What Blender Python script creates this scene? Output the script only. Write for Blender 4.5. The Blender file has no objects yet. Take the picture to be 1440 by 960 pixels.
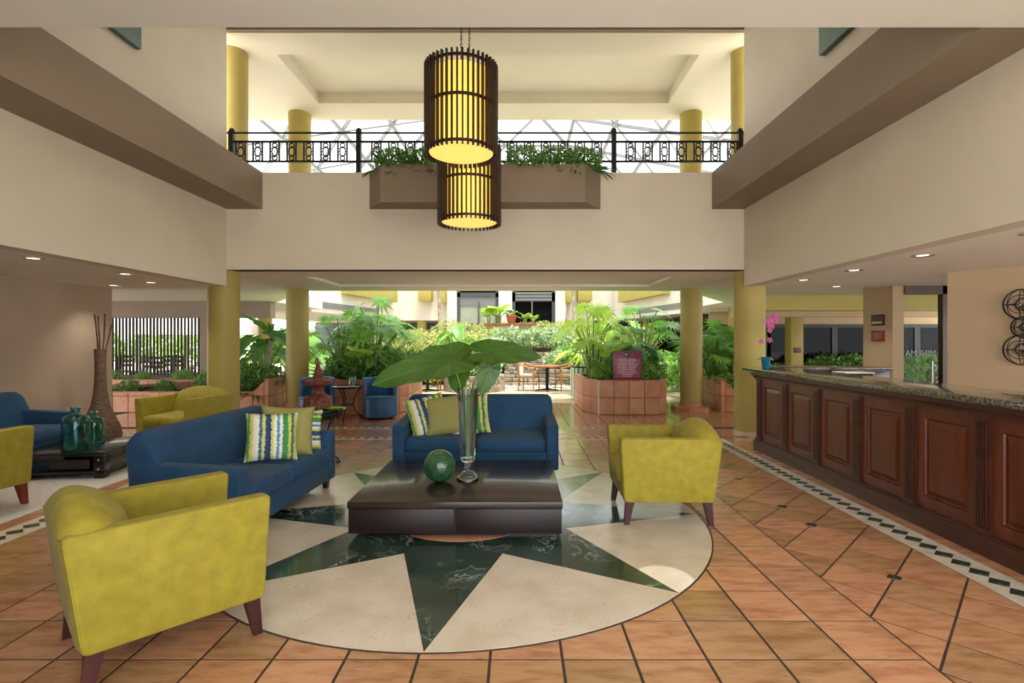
import bpy, bmesh, math, random
from mathutils import Vector, Matrix
random.seed(7)
sc = bpy.context.scene
C = sc.collection
PI = math.pi
R = math.radians

# ------------------------------------------------------------------ camera, sky, lights, exposure
CAMZ = 1.5
cd = bpy.data.cameras.new('camera')
cam = bpy.data.objects.new('camera', cd)
C.objects.link(cam)
cam.location = (0, 0, CAMZ)
cam.rotation_euler = (R(90), 0, 0)
cd.sensor_width = 36
cd.lens = 36 * 736 / 1440
cd.shift_x = -8 / 1440
cd.shift_y = -3 / 1440
cd.clip_end = 300
sc.camera = cam

w = bpy.data.worlds.new('sky')
sc.world = w
w.use_nodes = True
bg = w.node_tree.nodes['Background']
bg.inputs[0].default_value = (0.93, 0.96, 1.0, 1)
bg.inputs[1].default_value = 4.0

def area_light(name, loc, size, power, col, rot=(0, 0, 0), shape='DISK', size_y=None, spread=180):
    l = bpy.data.lights.new(name, 'AREA')
    l.shape = shape
    l.size = size
    if size_y: l.size_y = size_y
    l.energy = power
    l.color = col
    l.spread = R(spread)
    o = bpy.data.objects.new(name, l)
    C.objects.link(o)
    o.location = loc
    o.rotation_euler = rot
    return o

sl = bpy.data.lights.new('sun', 'SUN'); sl.energy = 13; sl.angle = R(12); sl.color = (1.0, 0.95, 0.86)
so = bpy.data.objects.new('sun', sl); C.objects.link(so)
so.rotation_euler = Vector((-0.14, 0.17, -0.97)).to_track_quat('-Z', 'Y').to_euler()

# unseen soft area lights added under the high lobby ceiling as fill
for (lx, ly) in ((-2.6, 4.2), (1.7, 4.2), (-2.6, 6.3), (1.7, 6.3)):
    area_light('lobby_fill_light', (lx, ly, 6.33), 1.1, 7, (1.0, 0.93, 0.82))

# one narrow ceiling spotlight that draws the bright oval on the travertine
sp_ = bpy.data.lights.new('ceiling_spotlight', 'SPOT'); sp_.energy = 800; sp_.spot_size = R(3.2); sp_.spot_blend = 0.15; sp_.shadow_soft_size = 0.01
spo = bpy.data.objects.new('ceiling_spotlight', sp_); C.objects.link(spo); spo.location = (0.92, 4.2, 6.35)
spo.rotation_euler = (Vector((0.92, 3.29, 0)) - Vector(spo.location)).to_track_quat('-Z', 'Y').to_euler()

sc.view_settings.view_transform = 'Standard'
sc.view_settings.look = 'None'
sc.view_settings.gamma = 1
sc.view_settings.use_curve_mapping = False
sc.view_settings.exposure = 0.32

# ------------------------------------------------------------------ helpers
def lin(c):
    return tuple(((v / 255) / 12.92 if v / 255 <= 0.04045 else ((v / 255 + 0.055) / 1.055) ** 2.4) for v in c) + (1,)

class MB:
    def __init__(self):
        self.v = []; self.f = []
    def add(self, vs, fs, M=None):
        k = len(self.v)
        self.v += [tuple(M @ Vector(p)) if M else tuple(p) for p in vs]
        self.f += [tuple(i + k for i in f) for f in fs]
        return self
    def box(self, x0, x1, y0, y1, z0, z1, M=None):
        return self.add([(x0, y0, z0), (x1, y0, z0), (x1, y1, z0), (x0, y1, z0), (x0, y0, z1), (x1, y0, z1), (x1, y1, z1), (x0, y1, z1)],
                        [(0, 3, 2, 1), (4, 5, 6, 7), (0, 1, 5, 4), (1, 2, 6, 5), (2, 3, 7, 6), (3, 0, 4, 7)], M)
    def rbox(self, x0, x1, y0, y1, z0, z1, r=0.02, seg=2, M=None):
        bm = bmesh.new()
        bmesh.ops.create_cube(bm, size=1)
        for q in bm.verts:
            q.co = Vector(((x0 + x1) / 2 + q.co.x * (x1 - x0), (y0 + y1) / 2 + q.co.y * (y1 - y0), (z0 + z1) / 2 + q.co.z * (z1 - z0)))
        bmesh.ops.bevel(bm, geom=bm.edges[:], offset=r, segments=seg, profile=0.5, affect='EDGES')
        return self.bm(bm, M)
    def bm(self, bm, M=None):
        bm.verts.index_update()
        self.add([q.co.copy() for q in bm.verts], [tuple(q.index for q in f.verts) for f in bm.faces], M)
        bm.free()
        return self
    def prism(self, poly, z0, z1, M=None):
        n = len(poly)
        a = sum(poly[i][0] * poly[(i + 1) % n][1] - poly[(i + 1) % n][0] * poly[i][1] for i in range(n))
        if a < 0: poly = poly[::-1]
        vs = [(p[0], p[1], z0) for p in poly] + [(p[0], p[1], z1) for p in poly]
        fs = [tuple(range(n))[::-1], tuple(range(n, 2 * n))] + [(i, (i + 1) % n, n + (i + 1) % n, n + i) for i in range(n)]
        return self.add(vs, fs, M)
    def prism_xz(self, poly, y0, y1, M=None):      # polygon in x, z pushed along y
        T = Matrix(((1, 0, 0, 0), (0, 0, 1, 0), (0, 1, 0, 0), (0, 0, 0, 1)))
        k = len(self.f)
        self.prism(poly, y0, y1, (M @ T) if M else T)
        self.f[k:] = [f[::-1] for f in self.f[k:]]
        return self
    def loft(self, rings, cap=True, M=None):
        n = len(rings[0]); vs = [p for r in rings for p in r]; fs = []
        for j in range(len(rings) - 1):
            for i in range(n):
                a = j * n + i; b = j * n + (i + 1) % n
                fs.append((a, b, b + n, a + n))
        if cap:
            fs.append(tuple(range(n))[::-1]); fs.append(tuple(range((len(rings) - 1) * n, len(rings) * n)))
        return self.add(vs, fs, M)
    def lathe(self, prof, n=24, M=None, cap=True, flute=None):
        rings = []
        for (r, z) in prof:
            rings.append([(r * (1 + (flute(i, r, z) if flute else 0)) * math.cos(2 * PI * i / n), r * (1 + (flute(i, r, z) if flute else 0)) * math.sin(2 * PI * i / n), z) for i in range(n)])
        return self.loft(rings, cap, M)
    def tube(self, path, r, n=6, closed=False, M=None):
        path = [Vector(p) for p in path]; m = len(path); rings = []
        rr = r if isinstance(r, (list, tuple)) else [r] * m
        up0 = None
        for i, p in enumerate(path):
            if closed: d = path[(i + 1) % m] - path[i - 1]
            else: d = path[min(i + 1, m - 1)] - path[max(i - 1, 0)]
            d = d.normalized() if d.length > 1e-9 else Vector((0, 0, 1))
            if up0 is None:
                up0 = Vector((0, 0, 1)) if abs(d.z) < 0.9 else Vector((1, 0, 0))
            a = d.cross(up0)
            if a.length < 1e-4: a = d.orthogonal()
            a.normalize(); b = a.cross(d).normalized(); up0 = b
            rings.append([p + (a * math.cos(2 * PI * k / n) + b * math.sin(2 * PI * k / n)) * rr[i] for k in range(n)])
        k0 = len(self.f)
        if closed:
            self.loft(rings + [rings[0]], False, M)
        else:
            self.loft(rings, True, M)
        return self
    def superbox(self, cx, cy, cz, a, b, c, e=0.3, e2=0.3, nu=28, nv=12, M=None):
        def sp(t, p): return math.copysign(abs(t) ** p, t)
        rings = []
        for j in range(nv + 1):
            ph = -PI / 2 + PI * j / nv
            if j in (0, nv): ph *= 0.999
            rings.append([(cx + a * sp(math.cos(ph), e) * sp(math.cos(2 * PI * i / nu), e2), cy + b * sp(math.cos(ph), e) * sp(math.sin(2 * PI * i / nu), e2), cz + c * sp(math.sin(ph), e)) for i in range(nu)])
        return self.loft(rings, True, M)
    def mesh(self, name, mat=None, smooth=35):
        me = bpy.data.meshes.new(name)
        me.from_pydata(self.v, [], self.f)
        if mat: me.materials.append(mat)
        if smooth:
            me.polygons.foreach_set('use_smooth', [True] * len(me.polygons))
            me.set_sharp_from_angle(angle=R(smooth))
        me.update()
        return me
    def build(self, name, mat, parent=None, smooth=35, label=None):
        o = bpy.data.objects.new(name, self.mesh(name, mat, smooth))
        C.objects.link(o)
        if parent: o.parent = parent
        if label: o['label'] = label
        return o

def B(*a, M=None): return MB().box(*a, M=M)
def RB(*a, r=0.02, seg=2, M=None): return MB().rbox(*a, r=r, seg=seg, M=M)

def inst(name, me, parent, loc=(0, 0, 0), rot=(0, 0, 0), scl=(1, 1, 1)):
    o = bpy.data.objects.new(name, me)
    C.objects.link(o)
    o.parent = parent
    o.location = loc; o.rotation_euler = rot; o.scale = scl
    return o

def thing(name, label, cat, loc=(0, 0, 0), rotz=0, group=None, scale=1):
    o = bpy.data.objects.new(name, None)
    C.objects.link(o)
    o.location = loc; o.rotation_euler = (0, 0, rotz); o.scale = (scale, scale, scale)
    o.empty_display_size = 0.1
    return tag(o, label, cat, group)

def tag(o, label, cat, group=None):
    o['label'] = label; o['category'] = cat
    if group: o['group'] = group
    return o

def struct(o):
    o['kind'] = 'structure'
    return o

KIDS = {}
def copy_tree(root, loc, rotz=0, scale=1, label=None, group=None, squash=1):
    r = root.copy(); C.objects.link(r)
    r.location = loc; r.rotation_euler = (0, 0, rotz); r.scale = (scale, scale, scale * squash)
    if label: r['label'] = label
    if group: r['group'] = group
    def rec(src, dst):
        for ch in src.children:
            c = ch.copy(); C.objects.link(c); c.parent = dst
            rec(ch, c)
    rec(root, r)
    return r

# ------------------------------------------------------------------ materials
def pm(name, col, rough=0.5, metal=0.0, col2=None, nscale=6, ncontrast=(0.35, 0.65), detail=4, bump=0, bscale=60, trans=0, ior=1.45,
       emit=None, estr=0, rnd=0, island=False, coat=0, sheen=0, stretch=None, spec=0.5, sss=0, alpha=1):
    m = bpy.data.materials.new(name)
    m.use_nodes = True
    nt = m.node_tree; N = nt.nodes; L = nt.links
    p = N['Principled BSDF']
    p.inputs['Base Color'].default_value = lin(col)
    p.inputs['Roughness'].default_value = rough
    p.inputs['Metallic'].default_value = metal
    p.inputs['Transmission Weight'].default_value = trans
    p.inputs['IOR'].default_value = ior
    p.inputs['Coat Weight'].default_value = coat
    p.inputs['Coat Roughness'].default_value = 0.08
    p.inputs['Sheen Weight'].default_value = sheen
    p.inputs['Specular IOR Level'].default_value = spec
    p.inputs['Alpha'].default_value = alpha
    if emit:
        p.inputs['Emission Color'].default_value = lin(emit)
        p.inputs['Emission Strength'].default_value = estr
    tc = N.new('ShaderNodeTexCoord'); vec = tc.outputs['Object']
    if stretch or rnd:
        mp = N.new('ShaderNodeMapping')
        if stretch: mp.inputs['Scale'].default_value = stretch
        L.new(vec, mp.inputs[0]); vec = mp.outputs[0]
    rv = None
    if rnd:
        if island:
            g = N.new('ShaderNodeNewGeometry'); rv = g.outputs['Random Per Island']
        else:
            g = N.new('ShaderNodeObjectInfo'); rv = g.outputs['Random']
        sc_ = N.new('ShaderNodeMath'); sc_.operation = 'MULTIPLY'; sc_.inputs[1].default_value = 37
        L.new(rv, sc_.inputs[0]); L.new(sc_.outputs[0], mp.inputs['Location'])
    src = None
    if col2 is not None:
        nz = N.new('ShaderNodeTexNoise'); nz.inputs['Scale'].default_value = nscale; nz.inputs['Detail'].default_value = detail
        L.new(vec, nz.inputs['Vector'])
        rp = N.new('ShaderNodeValToRGB')
        rp.color_ramp.elements[0].position, rp.color_ramp.elements[1].position = ncontrast
        rp.color_ramp.elements[0].color = lin(col); rp.color_ramp.elements[1].color = lin(col2)
        L.new(nz.outputs[0], rp.inputs[0]); src = rp.outputs[0]
    if rnd:
        hs = N.new('ShaderNodeHueSaturation')
        if src: L.new(src, hs.inputs['Color'])
        else: hs.inputs['Color'].default_value = lin(col)
        mr = N.new('ShaderNodeMapRange'); mr.inputs[3].default_value = 1 - rnd; mr.inputs[4].default_value = 1 + rnd
        L.new(rv, mr.inputs[0]); L.new(mr.outputs[0], hs.inputs['Value'])
        mh = N.new('ShaderNodeMapRange'); mh.inputs[3].default_value = 0.5 + rnd * 0.05; mh.inputs[4].default_value = 0.5 - rnd * 0.05
        L.new(rv, mh.inputs[0]); L.new(mh.outputs[0], hs.inputs['Hue'])
        src = hs.outputs[0]
    if src: L.new(src, p.inputs['Base Color'])
    if bump:
        nb = N.new('ShaderNodeTexNoise'); nb.inputs['Scale'].default_value = bscale; nb.inputs['Detail'].default_value = 3
        L.new(vec, nb.inputs['Vector'])
        bp = N.new('ShaderNodeBump'); bp.inputs['Strength'].default_value = bump; bp.inputs['Distance'].default_value = 0.01
        L.new(nb.outputs[0], bp.inputs['Height']); L.new(bp.outputs[0], p.inputs['Normal'])
    m['p'] = 1
    return m

M = {}
M['wall'] = pm('wall_paint', (216, 205, 187), 0.7, col2=(211, 200, 181), nscale=1.5, bump=0.05, bscale=40)
M['wall_beige'] = pm('wall_paint_beige', (196, 172, 140), 0.7, col2=(190, 166, 134), nscale=1.2, bump=0.04, bscale=40)
M['wall_mauve'] = pm('wall_paint_mauve', (178, 158, 140), 0.7, col2=(172, 152, 134), nscale=1.2, bump=0.04, bscale=40)
M['ceil'] = pm('ceiling_paint', (238, 233, 224), 0.75, col2=(234, 228, 218), nscale=1.2, bump=0.03, bscale=30)
M['ceil_cream'] = pm('cream_ceiling_paint', (222, 213, 192), 0.75, col2=(218, 208, 186), nscale=1.2)
M['taupe'] = pm('taupe_paint', (142, 125, 107), 0.7, col2=(137, 120, 102), nscale=1.5, bump=0.04, bscale=40)
M['olive'] = pm('olive_paint', (172, 156, 84), 0.55, col2=(166, 149, 78), nscale=2, bump=0.04, bscale=50)
M['yellow'] = pm('yellow_paint', (202, 186, 104), 0.6, col2=(196, 180, 98), nscale=2)
M['white'] = pm('white_stucco', (240, 234, 222), 0.8, col2=(234, 227, 213), nscale=1.0, bump=0.06, bscale=30)
M['grout'] = pm('grout', (74, 58, 46), 0.7, col2=(58, 45, 36), nscale=9, bump=0.2, bscale=120)
M['tile'] = pm('terracotta_tile', (194, 147, 107), 0.24, col2=(160, 108, 74), nscale=5, ncontrast=(0.42, 0.75), detail=6, bump=0.08, bscale=25, rnd=0.2, stretch=(1, 3.5, 1), coat=0.45)
M['tile_far'] = pm('terracotta_tile_far', (192, 144, 106), 0.17, col2=(160, 104, 72), nscale=4, ncontrast=(0.4, 0.75), rnd=0.16, island=True, stretch=(1, 3, 1), coat=0.55)
M['clad'] = pm('terracotta_cladding', (204, 148, 110), 0.45, col2=(182, 120, 86), nscale=3, rnd=0.12, bump=0.06, bscale=30)
M['clad_core'] = pm('planter_core', (128, 82, 60), 0.7)
M['patio'] = pm('patio_stone', (206, 190, 164), 0.3, col2=(184, 166, 138), nscale=3, detail=6, bump=0.05)
M['forecourt'] = pm('forecourt_bounce', (232, 228, 220), 0.8, col2=(224, 219, 209), nscale=1)  # kept pale so the unseen ground lights the entrance ceiling from below
M['travertine'] = pm('travertine', (220, 208, 190), 0.18, col2=(200, 182, 156), nscale=4, ncontrast=(0.4, 0.8), detail=8, bump=0.06, bscale=80, coat=0.2)
M['rug'] = pm('rug_wool', (206, 202, 196), 0.95, col2=(190, 186, 180), nscale=30, bump=0.3, bscale=250)
M['lime'] = pm('lime_velvet', (160, 146, 42), 0.75, col2=(140, 127, 34), nscale=14, ncontrast=(0.3, 0.7), detail=8, bump=0.04, bscale=120, sheen=0.06)
M['blue'] = pm('blue_velvet', (30, 74, 108), 0.8, col2=(22, 60, 94), nscale=7, ncontrast=(0.3, 0.7), detail=6, bump=0.04, bscale=120, sheen=0.06)
M['blue_leather'] = pm('blue_leatherette', (48, 92, 134), 0.42, col2=(42, 84, 124), nscale=6)
M['leg'] = pm('dark_red_wood', (74, 34, 32), 0.35, col2=(54, 24, 24), nscale=10, stretch=(1, 1, 0.2))
M['leg_red'] = pm('red_wood', (140, 52, 34), 0.4, col2=(110, 38, 26), nscale=10, stretch=(1, 1, 0.2))
M['espresso'] = pm('espresso_wood', (56, 42, 36), 0.26, col2=(36, 25, 23), nscale=5, detail=6, stretch=(0.4, 5, 5), coat=0.3)
M['espresso_side'] = pm('espresso_wood_side', (42, 30, 28), 0.4, col2=(32, 22, 21), nscale=5, detail=6, stretch=(0.4, 5, 5))
M['black'] = pm('black_lacquer', (22, 20, 20), 0.15, coat=0.3)
M['iron'] = pm('black_iron', (26, 25, 27), 0.45, metal=0.3, bump=0.1, bscale=80)
M['steel'] = pm('brushed_steel', (190, 190, 188), 0.25, metal=1)
M['mahogany'] = pm('mahogany', (108, 50, 26), 0.34, col2=(74, 32, 16), nscale=4, ncontrast=(0.3, 0.75), detail=8, stretch=(3, 3, 0.35), coat=0.05)
M['mahogany_dark'] = pm('mahogany_dark', (78, 40, 26), 0.35, col2=(56, 27, 17), nscale=4, detail=8, stretch=(3, 0.4, 3), coat=0.05)
M['granite'] = pm('granite', (118, 112, 92), 0.08, col2=(52, 52, 44), nscale=55, ncontrast=(0.4, 0.62), detail=6, coat=0.4)
M['slat'] = pm('dark_slat_wood', (54, 36, 28), 0.5, col2=(40, 26, 20), nscale=12, stretch=(3, 3, 0.3))
M['shade'] = pm('lamp_shade_fabric', (240, 205, 110), 0.8, emit=(255, 205, 88), estr=0.95)
M['diffuser'] = pm('lamp_diffuser', (245, 215, 130), 0.7, emit=(250, 208, 104), estr=0.85)
M['spot'] = pm('downlight_lens', (255, 250, 240), 0.4, emit=(255, 236, 205), estr=2.2)
M['spot_rim'] = pm('downlight_reflector', (210, 205, 198), 0.2, metal=0.9)
M['green_panel'] = pm('green_glass_panel', (78, 108, 96), 0.35, col2=(66, 94, 84), nscale=3, detail=6)
M['bottle'] = pm('teal_bottle_glass', (150, 222, 216), 0.05, trans=1.0, ior=1.42)
M['glass'] = pm('clear_glass', (222, 229, 232), 0.02, trans=1.0, ior=1.5)
M['green_ball'] = pm('green_ball_glass', (64, 112, 70), 0.07, col2=(40, 82, 50), nscale=4, trans=0.25, coat=0.5)
M['pillow_olive'] = pm('olive_linen', (158, 154, 92), 0.9, col2=(150, 146, 84), nscale=40, bump=0.15, bscale=300)
M['wicker'] = pm('wicker', (128, 104, 84), 0.7, col2=(84, 64, 50), nscale=14, detail=5, bump=0.4, bscale=60, stretch=(1, 1, 8))
M['stick'] = pm('dry_stick', (118, 84, 66), 0.8, col2=(86, 58, 46), nscale=20)
M['carved'] = pm('carved_red_wood', (136, 74, 58), 0.45, col2=(80, 38, 32), nscale=30, detail=5, bump=0.5, bscale=70)
M['tglass'] = pm('tabletop_glass', (40, 62, 56), 0.03, trans=0.3, ior=1.4)
M['maroon'] = pm('maroon_board', (112, 40, 62), 0.4)
M['print'] = pm('pale_print', (196, 150, 165), 0.6)
M['print_white'] = pm('white_print', (205, 208, 205), 0.5)
M['teak'] = pm('teak', (190, 132, 72), 0.45, col2=(160, 104, 54), nscale=8, stretch=(3, 3, 0.5))
M['teak_top'] = pm('teak_top', (172, 104, 66), 0.4, col2=(144, 82, 50), nscale=8, stretch=(0.5, 4, 1))
M['cushion'] = pm('pale_cushion', (214, 208, 200), 0.9)
M['stone'] = pm('stacked_stone', (176, 164, 146), 0.85, col2=(126, 112, 96), nscale=5, detail=6, rnd=0.2, bump=0.5, bscale=18)
M['pebble'] = pm('pebble', (226, 222, 214), 0.8, col2=(190, 186, 178), nscale=6, rnd=0.15)
M['darkwin'] = pm('dark_window_glass', (14, 16, 15), 0.05, spec=0.08)
M['darkframe'] = pm('dark_window_frame', (30, 25, 23), 0.4)
M['greyframe'] = pm('grey_lift_frame', (84, 86, 90), 0.4)
M['paleglass'] = pm('pale_curtain_glass', (176, 182, 164), 0.12, col2=(160, 168, 150), nscale=2)
M['louver'] = pm('grey_louver', (132, 130, 132), 0.5)
M['brown_room'] = pm('dark_brown_room', (92, 72, 58), 0.8)
M['blue_room'] = pm('blue_grey_room', (96, 108, 118), 0.6)
M['soil'] = pm('soil', (70, 52, 38), 0.95, col2=(48, 36, 27), nscale=12, bump=0.6, bscale=30)
M['trunk'] = pm('pale_trunk', (196, 182, 164), 0.8, col2=(140, 120, 100), nscale=10, stretch=(1, 1, 0.4))
M['stem'] = pm('green_stem', (118, 140, 62), 0.5)
M['stem_brown'] = pm('brown_stem', (96, 84, 54), 0.7)
def leafmat(name, a, b, rough=0.4, veins=0, rnd=0.22, island=False):
    m = pm(name, a, rough, col2=b, nscale=3, rnd=rnd, island=island)
    nt = m.node_tree; N = nt.nodes; L = nt.links; p = N['Principled BSDF']
    out = N['Material Output']
    tr = N.new('ShaderNodeBsdfTranslucent')
    mx = N.new('ShaderNodeMixShader'); mx.inputs[0].default_value = 0.3
    src = p.inputs['Base Color'].links[0].from_socket
    if veins:
        tc = N.new('ShaderNodeTexCoord'); sp = N.new('ShaderNodeSeparateXYZ'); L.new(tc.outputs['Object'], sp.inputs[0])
        at = N.new('ShaderNodeMath'); at.operation = 'ARCTAN2'; L.new(sp.outputs[0], at.inputs[0]); L.new(sp.outputs[1], at.inputs[1])
        mu = N.new('ShaderNodeMath'); mu.operation = 'MULTIPLY'; mu.inputs[1].default_value = veins; L.new(at.outputs[0], mu.inputs[0])
        co = N.new('ShaderNodeMath'); co.operation = 'COSINE'; L.new(mu.outputs[0], co.inputs[0])
        mr = N.new('ShaderNodeMapRange'); mr.inputs[1].default_value = 0.975; mr.inputs[2].default_value = 1.0; L.new(co.outputs[0], mr.inputs[0])
        mc = N.new('ShaderNodeMix'); mc.data_type = 'RGBA'
        mm = N.new('ShaderNodeMath'); mm.operation = 'MULTIPLY'; mm.inputs[1].default_value = 0.45; L.new(mr.outputs[0], mm.inputs[0])
        L.new(mm.outputs[0], mc.inputs[0]); L.new(src, mc.inputs[6]); mc.inputs[7].default_value = lin((150, 180, 96))
        L.new(mc.outputs[2], p.inputs['Base Color']); src = mc.outputs[2]
    L.new(src, tr.inputs[0])
    L.new(p.outputs[0], mx.inputs[1]); L.new(tr.outputs[0], mx.inputs[2]); L.new(mx.outputs[0], out.inputs[0])
    return m
M['leaf_big'] = leafmat('elephant_ear_leaf', (78, 122, 42), (60, 102, 32), 0.35, veins=14, rnd=0.1)
M['leaf_mid'] = leafmat('green_leaf', (138, 186, 84), (100, 156, 62))
M['leaf_dark'] = leafmat('dark_leaf', (104, 154, 82), (74, 126, 62))
M['leaf_lime'] = leafmat('lime_leaf', (176, 206, 82), (142, 184, 66))
M['bush_dark'] = leafmat('bush_dark', (120, 166, 80), (88, 136, 60), island=True, rnd=0.35)
M['bush_mid'] = leafmat('bush_mid', (148, 188, 86), (112, 158, 66), island=True, rnd=0.35)
M['bush_pale'] = leafmat('bush_pale', (206, 206, 132), (168, 178, 96), island=True, rnd=0.25)
M['bush_white'] = leafmat('bush_variegated', (200, 214, 176), (130, 164, 96), island=True, rnd=0.3)
M['petal'] = pm('orchid_petal', (160, 30, 100), 0.5, col2=(216, 120, 172), nscale=25, rnd=0.15)
M['pot_blue'] = pm('blue_glazed_pot', (26, 108, 140), 0.25)
M['pot_red'] = pm('terracotta_pot', (176, 84, 54), 0.6)
M['mirror'] = pm('convex_mirror', (235, 235, 235), 0.02, metal=1)

def custom_marble():
    m = pm('green_marble', (34, 54, 46), 0.14, coat=0.3)
    N = m.node_tree.nodes; L = m.node_tree.links; p = N['Principled BSDF']
    tc = N.new('ShaderNodeTexCoord')
    n1 = N.new('ShaderNodeTexNoise'); n1.inputs['Scale'].default_value = 2.6; n1.inputs['Detail'].default_value = 8; n1.inputs['Distortion'].default_value = 1.4
    L.new(tc.outputs['Object'], n1.inputs['Vector'])
    r1 = N.new('ShaderNodeValToRGB'); e = r1.color_ramp.elements
    e[0].position = 0.3; e[0].color = lin((24, 40, 34)); e[1].position = 0.7; e[1].color = lin((56, 80, 68))
    L.new(n1.outputs[0], r1.inputs[0])
    n2 = N.new('ShaderNodeTexNoise'); n2.inputs['Scale'].default_value = 3.2; n2.inputs['Detail'].default_value = 9; n2.inputs['Roughness'].default_value = 0.65; n2.inputs['Distortion'].default_value = 0.8
    L.new(tc.outputs['Object'], n2.inputs['Vector'])
    ab = N.new('ShaderNodeMath'); ab.operation = 'SUBTRACT'; ab.inputs[1].default_value = 0.5; L.new(n2.outputs[0], ab.inputs[0])
    a2 = N.new('ShaderNodeMath'); a2.operation = 'ABSOLUTE'; L.new(ab.outputs[0], a2.inputs[0])
    mr = N.new('ShaderNodeMapRange'); mr.inputs[1].default_value = 0.0; mr.inputs[2].default_value = 0.018; mr.inputs[3].default_value = 0.8; mr.inputs[4].default_value = 0.0
    L.new(a2.outputs[0], mr.inputs[0])
    n3 = N.new('ShaderNodeTexNoise'); n3.inputs['Scale'].default_value = 1.7; L.new(tc.outputs['Object'], n3.inputs['Vector'])
    m3 = N.new('ShaderNodeMapRange'); m3.inputs[1].default_value = 0.46; m3.inputs[2].default_value = 0.62; L.new(n3.outputs[0], m3.inputs[0])
    mu = N.new('ShaderNodeMath'); mu.operation = 'MULTIPLY'; L.new(mr.outputs[0], mu.inputs[0]); L.new(m3.outputs[0], mu.inputs[1])
    mx = N.new('ShaderNodeMix'); mx.data_type = 'RGBA'; mx.inputs[7].default_value = lin((196, 204, 196))
    L.new(mu.outputs[0], mx.inputs[0]); L.new(r1.outputs[0], mx.inputs[6]); L.new(mx.outputs[2], p.inputs['Base Color'])
    return m
M['marble'] = custom_marble()

def add_pits():                                   # dark pores of the travertine
    m = M['travertine']; N = m.node_tree.nodes; L = m.node_tree.links; p = N['Principled BSDF']
    src = p.inputs['Base Color'].links[0].from_socket
    tc = N.new('ShaderNodeTexCoord')
    n = N.new('ShaderNodeTexNoise'); n.inputs['Scale'].default_value = 75; n.inputs['Detail'].default_value = 3
    L.new(tc.outputs['Object'], n.inputs['Vector'])
    n2 = N.new('ShaderNodeTexNoise'); n2.inputs['Scale'].default_value = 5; n2.inputs['Detail'].default_value = 3
    L.new(tc.outputs['Object'], n2.inputs['Vector'])
    a = N.new('ShaderNodeMapRange'); a.inputs[1].default_value = 0.63; a.inputs[2].default_value = 0.70; L.new(n.outputs[0], a.inputs[0])
    b = N.new('ShaderNodeMapRange'); b.inputs[1].default_value = 0.45; b.inputs[2].default_value = 0.62; L.new(n2.outputs[0], b.inputs[0])
    mu = N.new('ShaderNodeMath'); mu.operation = 'MULTIPLY'; L.new(a.outputs[0], mu.inputs[0]); L.new(b.outputs[0], mu.inputs[1])
    m2 = N.new('ShaderNodeMath'); m2.operation = 'MULTIPLY'; m2.inputs[1].default_value = 0.75; L.new(mu.outputs[0], m2.inputs[0])
    mx = N.new('ShaderNodeMix'); mx.data_type = 'RGBA'; mx.inputs[7].default_value = lin((120, 98, 74))
    L.new(m2.outputs[0], mx.inputs[0]); L.new(src, mx.inputs[6]); L.new(mx.outputs[2], p.inputs['Base Color'])
add_pits()

def add_streaks(key, mapscale):                  # dark kiln streaks of the handmade tiles
    m = M[key]; N = m.node_tree.nodes; L = m.node_tree.links; p = N['Principled BSDF']
    src = p.inputs['Base Color'].links[0].from_socket
    mp0 = [q for q in N if q.type == 'MAPPING'][0]
    tc = N.new('ShaderNodeTexCoord'); mp = N.new('ShaderNodeMapping'); mp.inputs['Scale'].default_value = mapscale
    L.new(tc.outputs['Object'], mp.inputs[0])
    if mp0.inputs['Location'].links: L.new(mp0.inputs['Location'].links[0].from_socket, mp.inputs['Location'])
    n = N.new('ShaderNodeTexNoise'); n.inputs['Scale'].default_value = 9; n.inputs['Detail'].default_value = 8; n.inputs['Roughness'].default_value = 0.78
    L.new(mp.outputs[0], n.inputs['Vector'])
    a = N.new('ShaderNodeMapRange'); a.inputs[1].default_value = 0.57; a.inputs[2].default_value = 0.66; a.inputs[4].default_value = 0.6; L.new(n.outputs[0], a.inputs[0])
    mx = N.new('ShaderNodeMix'); mx.data_type = 'RGBA'; mx.inputs[7].default_value = lin((112, 70, 50))
    L.new(a.outputs[0], mx.inputs[0]); L.new(src, mx.inputs[6]); L.new(mx.outputs[2], p.inputs['Base Color'])
add_streaks('tile', (1, 7, 1)); add_streaks('tile_far', (1, 6, 1))

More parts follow.
